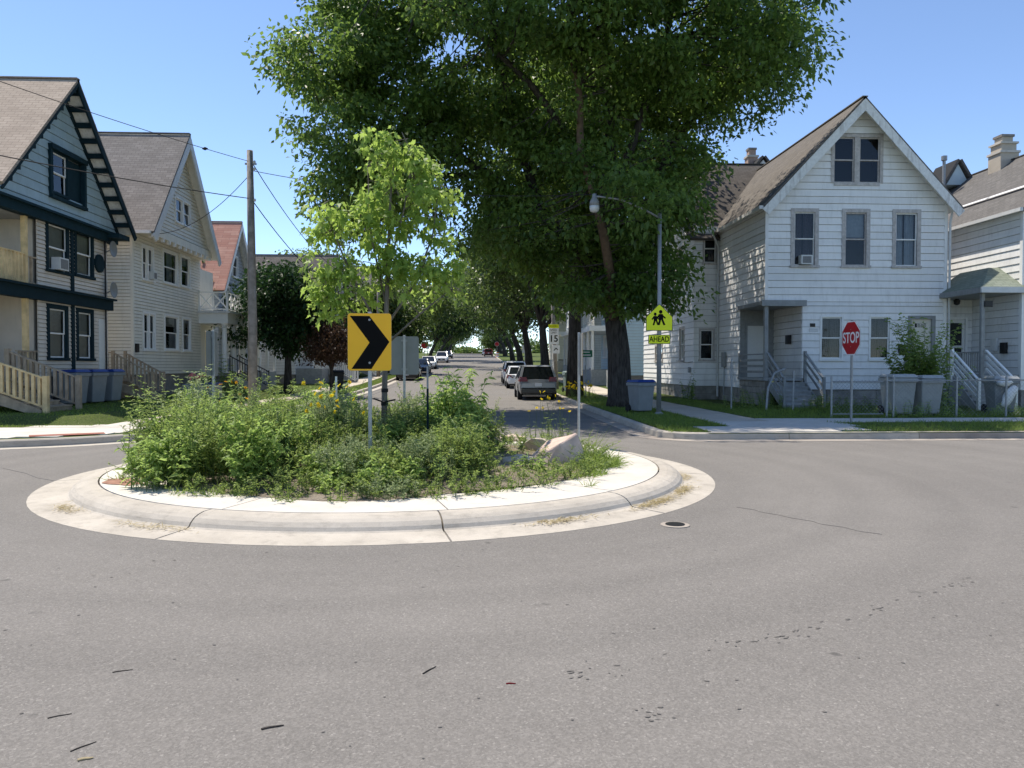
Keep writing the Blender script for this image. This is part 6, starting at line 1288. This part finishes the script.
pt = thing('planter_box', (-10.6, 30.2, .37), 'grey planter box with pink flowers at the left behind the island', 'planter'); MB().box(-11.3, -10.0, 29.9, 30.6, .3, .95).build('box', 'bin_grey', pt, bevel=.03); MB().box(-10.5, -9.98, 29.88, 30.62, .95, 1.0).build('rim', 'lid_blue', pt)
def pf(L, S_, F, g, x, y, z): daisies(14, .35, .4, fs=.13)(L, S_, F, g, x, y, .95)
plant('pink_flowers', 'pink lilies standing in the grey planter box', -10.75, 30.2, pf, 'weed', 'flowers', seed=33, fl='flower_p')
# ------------------------------------------------------------------ chain link fence
fx0, fx1, fy = 9.9, 19.6, 21.6; fe = thing('chain_link_fence', (14, fy, .15), 'low galvanised chain link fence in front of the white and pale houses', 'fence')
FP = [10.35, 12.0, 12.2, 14.1, 15.6, 17.0, 18.9, 21.0]
for k, x in enumerate(FP): o = MB().tube([(x, fy, .0), (x, fy, 1.3)], .03, 8).build('post', 'galv', fe); MB().lathe([(.036, 1.29), (.03, 1.34), (.008, 1.36)], (x, fy, 0), 8).build('cap', 'galv', o)
MB().tube([(12.0, fy, 1.22), (17.0, fy, 1.24)], .02, 6).build('top_rail', 'galv', fe); MB().tube([(17.2, fy, 1.22), (21, fy, 1.22)], .02, 6).build('top_rail', 'galv', fe); MB().tube([(10.35, fy, 1.2), (11.9, fy, 1.2)], .018, 6).tube([(10.4, fy, .25), (11.9, fy, .25)], .018, 6).build('gate_rail', 'galv', fe)
m = MB(); hh = 1.05; st_ = .11
def link(x0, x1):
    x = x0 - hh
    while x < x1:
        for s in (1, -1):
            a, b = (x, .2), (x + hh, .2 + hh)
            if a[0] < x0: a = (x0, .2 + x0 - x)
            if b[0] > x1: b = (x1, .2 + x1 - x)
            if b[0] - a[0] > .01:
                za, zb = (a[1], b[1]) if s > 0 else (.4 + hh - a[1], .4 + hh - b[1]); m.tube([(a[0], fy + .004 * s, za), (b[0], fy + .004 * s, zb)], .0028, 3, cap=False)
        x += st_
link(10.4, 11.9); link(12.2, 17.0); link(17.2, 21)
m.build('wire_mesh', 'galv', fe, fix=False, kind='stuff')
pr_ = thing('leaning_pipe', (10.2, 26, .15), 'bent white pipe sticking out of the weeds before the corner porch', 'pipe'); MB().tube([(9.9, 25.4, .1), (10.0, 25.5, .9), (10.25, 25.6, 1.4), (10.7, 25.8, 1.55)], .04, 8).build('pipe', 'galv', pr_); MB().tube([(10.62, 24.9, .1), (10.66, 24.95, 1.5)], .035, 8).build('upright', 'galv', pr_)
hp = thing('hitching_pipe', (9.3, 27.2, .15), 'thin grey fence pipe at the corner of the walk beside the white house', 'pipe'); MB().tube([(8.9, 26.0, .1), (8.9, 26.0, 1.9)], .03, 8).build('pipe', 'galv', hp)
# utility boxes beside the sky blue house
for k, (x, yy, lb) in enumerate(((8.9, 47.5, 'grey louvred enclosure beside the sky blue house'),)):
    t = thing('enclosure', (x, yy, gz(yy) + .15), lb, 'enclosure'); zz = gz(yy) + .15
    MB().box(x - .5, x + .5, yy, yy + .8, zz, zz + 1.1).build('box', 'bin_pale', t)
    for j in range(6): MB().box(x - .5 + j * .17, x - .38 + j * .17, yy - .03, yy - .002, zz + .05, zz + 1.08).build('slat', 'bin_pale', t)
# ------------------------------------------------------------------ cars
def make_car(label, x, y, rz, body, kind='suv', group='parked cars'):
    """local: +y is forward"""
    t = thing('parked_car', (0, 0, 0), label, 'car', group); L, w = 4.55, .91
    suv = kind == 'suv'; H_, belt = (1.66, 1.02) if suv else (1.45, .92)
    st_ = [(-L / 2, .42, belt - .22, .80), (-L / 2 + .07, .34, belt - .06, .87), (-L / 2 + .35, .3, belt, w), (-.9, .26, belt, w + .01), (.6, .26, belt - .02, w + .01), (1.25, .27, belt - .06, w), (1.85, .3, belt - .16, .88), (L / 2 - .08, .34, belt - .26, .80), (L / 2, .44, belt - .38, .70)]
    vs = []; fs = []; k = 9
    for yy, zb, zt, hw in st_:
        half_ = [(hw * .9, zb), (hw, zb + .16), (hw * 1.0, (zb + zt) / 2 + .05), (hw * .95, zt), (0, zt + .03)]
        vs += [(-a, yy, b) for a, b in half_[:-1]] + [(0, yy, zt + .035)] + [(a, yy, b) for a, b in reversed(half_[:-1])]
    for i in range(len(st_) - 1):
        for j in range(k): a, b = i * k + j, i * k + (j + 1) % k; fs.append((a, b, b + k, a + k))
    fs += [tuple(range(k)), tuple(reversed(range((len(st_) - 1) * k, len(st_) * k)))]
    MB().add(vs, fs).build('body', body, t, bevel=.03)
    yr0, yr1, yf1, yf0 = (-L / 2 + .1, -L / 2 + .55, .35, 1.2) if suv else (-1.75, -1.0, .3, 1.15); wt = .68
    cab = [(-w * .93, yr0, belt - .01), (w * .93, yr0, belt - .01), (w * .95, yf0, belt - .04), (-w * .95, yf0, belt - .04), (-wt, yr1, H_ - .04), (wt, yr1, H_ - .04), (wt, yf1, H_ - .04), (-wt, yf1, H_ - .04)]
    MB().hexa(cab).build('windows', 'car_glass', t)
    rf = MB().hexa([(-wt - .02, yr1 - .06, H_ - .07), (wt + .02, yr1 - .06, H_ - .07), (wt + .02, yf1 + .05, H_ - .07), (-wt - .02, yf1 + .05, H_ - .07), (-wt + .1, yr1 + .05, H_), (wt - .1, yr1 + .05, H_), (wt - .1, yf1 - .1, H_), (-wt + .1, yf1 - .1, H_)]).build('roof', body, t, bevel=.02)
    C = [Vector(c) for c in cab]
    for a, b in ((0, 4), (1, 5), (2, 6), (3, 7)): MB().beam(C[a] + (C[b] - C[a]) * -.02, C[b], .1, .09, (0, 1, 0)).build('pillar', body, t)
    for sx in (-1, 1):
        for q in (.5, .74): a = Vector((sx * w * .95, -L / 2 + L * q - .35, belt - .03)); MB().beam(a, (sx * (wt + .015), a.y + .03, H_ - .05), .05, .07, (0, 1, 0)).build('pillar', 'car_black', t)
        MB().hexa([(sx * .95, .95, belt), (sx * 1.12, .97, belt + .01), (sx * 1.12, 1.05, belt + .01), (sx * .95, 1.07, belt), (sx * .95, .95, belt + .13), (sx * 1.12, .97, belt + .12), (sx * 1.12, 1.05, belt + .12), (sx * .95, 1.07, belt + .13)]).build('mirror', body, t)
        lz = belt - .12 if not suv else belt - .02
        MB().hexa([(sx * .5, -L / 2 - .02, lz - .1), (sx * .88, -L / 2 + .06, lz - .12), (sx * .93, -L / 2 + .3, lz - .08), (sx * .5, -L / 2 + .2, lz - .08), (sx * .56, -L / 2 + .005, lz + .08), (sx * .87, -L / 2 + .08, lz + .12), (sx * .9, -L / 2 + .3, lz + .1), (sx * .55, -L / 2 + .2, lz + .1)]).build('tail_light', 'tail_red', t)
        MB().hexa([(sx * .45, L / 2 + .01, .62), (sx * .8, L / 2 - .1, .64), (sx * .86, L / 2 - .4, .7), (sx * .45, L / 2 - .2, .64), (sx * .45, L / 2 - .03, .72), (sx * .8, L / 2 - .14, .76), (sx * .85, L / 2 - .42, .8), (sx * .45, L / 2 - .2, .74)]).build('headlight', 'headlamp', t)
        for yy in (-1.32, 1.36):
            wh_ = MB().lathe([(.34, -.11), (.355, -.06), (.355, .06), (.34, .11)], (sx * .82, yy, .34), 20, 'x').build('wheel', 'rubber', t, smooth=False); MB().lathe([(.23, -.012), (.21, .012), (.06, .02)], (sx * .94, yy, .34), 14, 'x').build('rim', 'galv', wh_)
            MB().lathe([(.41, -.02), (.41, .02)], (sx * (w + .0), yy, .37), 20, 'x').build('wheel_arch', 'rubber', t)
    MB().box(-.82, .82, -L / 2 - .06, -L / 2 + .3, .33, .6).build('rear_bumper', body if not suv else 'car_black', t, bevel=.04); MB().box(-.8, .8, L / 2 - .35, L / 2 + .05, .33, .58).build('front_bumper', body, t, bevel=.04)
    MB().box(-.5, .5, L / 2 + .0, L / 2 + .055, .42, .64).build('grille', 'car_black', t)
    MB().box(-.16, .16, -L / 2 - .075, -L / 2 - .03, .66, .82).build('number_plate', 'plate', t); MB().box(-.16, .16, L / 2 + .056, L / 2 + .065, .44, .54).build('number_plate', 'plate', t)
    MB().box(-.7, .7, -1.9, 1.9, .2, .3).build('underbody', 'car_black', t)
    sl_ = math.atan((gz(y + 1) - gz(y - 1)) / 2); t.location = (x, y, gz(y) + .005); t.rotation_euler = (sl_ if abs(rz) < 1 else -sl_, 0, rz); return t
make_car('silver hatchback SUV parked nearest on the right kerb', 3.0, 38.2, 0, 'car_silver', 'suv'); make_car('white sedan parked just ahead of the silver SUV', 3.0, 51.5, 0, 'car_white', 'sedan'); make_car('white SUV parked third along the right kerb', 3.0, 58.5, 0, 'car_white', 'suv')
make_car('black car parked nearest on the left kerb behind the chevron sign', -5.5, 64, math.pi, 'car_black', 'sedan'); make_car('dark blue car parked second on the left kerb', -5.45, 77, math.pi, 'car_blue', 'sedan'); make_car('white sedan parked third on the left kerb', -5.45, 90, math.pi, 'car_white', 'sedan'); make_car('white SUV facing the camera far up the left kerb', -5.0, 116, math.pi, 'car_white', 'suv'); make_car('dark car last on the left before the brow', -5.2, 145, math.pi, 'car_black', 'sedan')
make_car('maroon car far up the right kerb near the stop sign', 2.9, 165, 0, 'car_maroon', 'suv'); make_car('pale car just ahead of the maroon one far up the right kerb', 2.6, 178, 0, 'car_white', 'sedan')
bb = thing('traffic_barrel', (4.4, 150, gz(150)), 'orange traffic barrel far up the right kerb', 'barrel'); zz = gz(150)
for k in range(5): MB().lathe([(.36 - .03 * k, zz + k * .22), (.345 - .03 * k, zz + k * .22 + .218)], (4.4, 150, 0), 14).build('band', 'orange_plastic' if k % 2 == 0 else 'sign_white', bb)
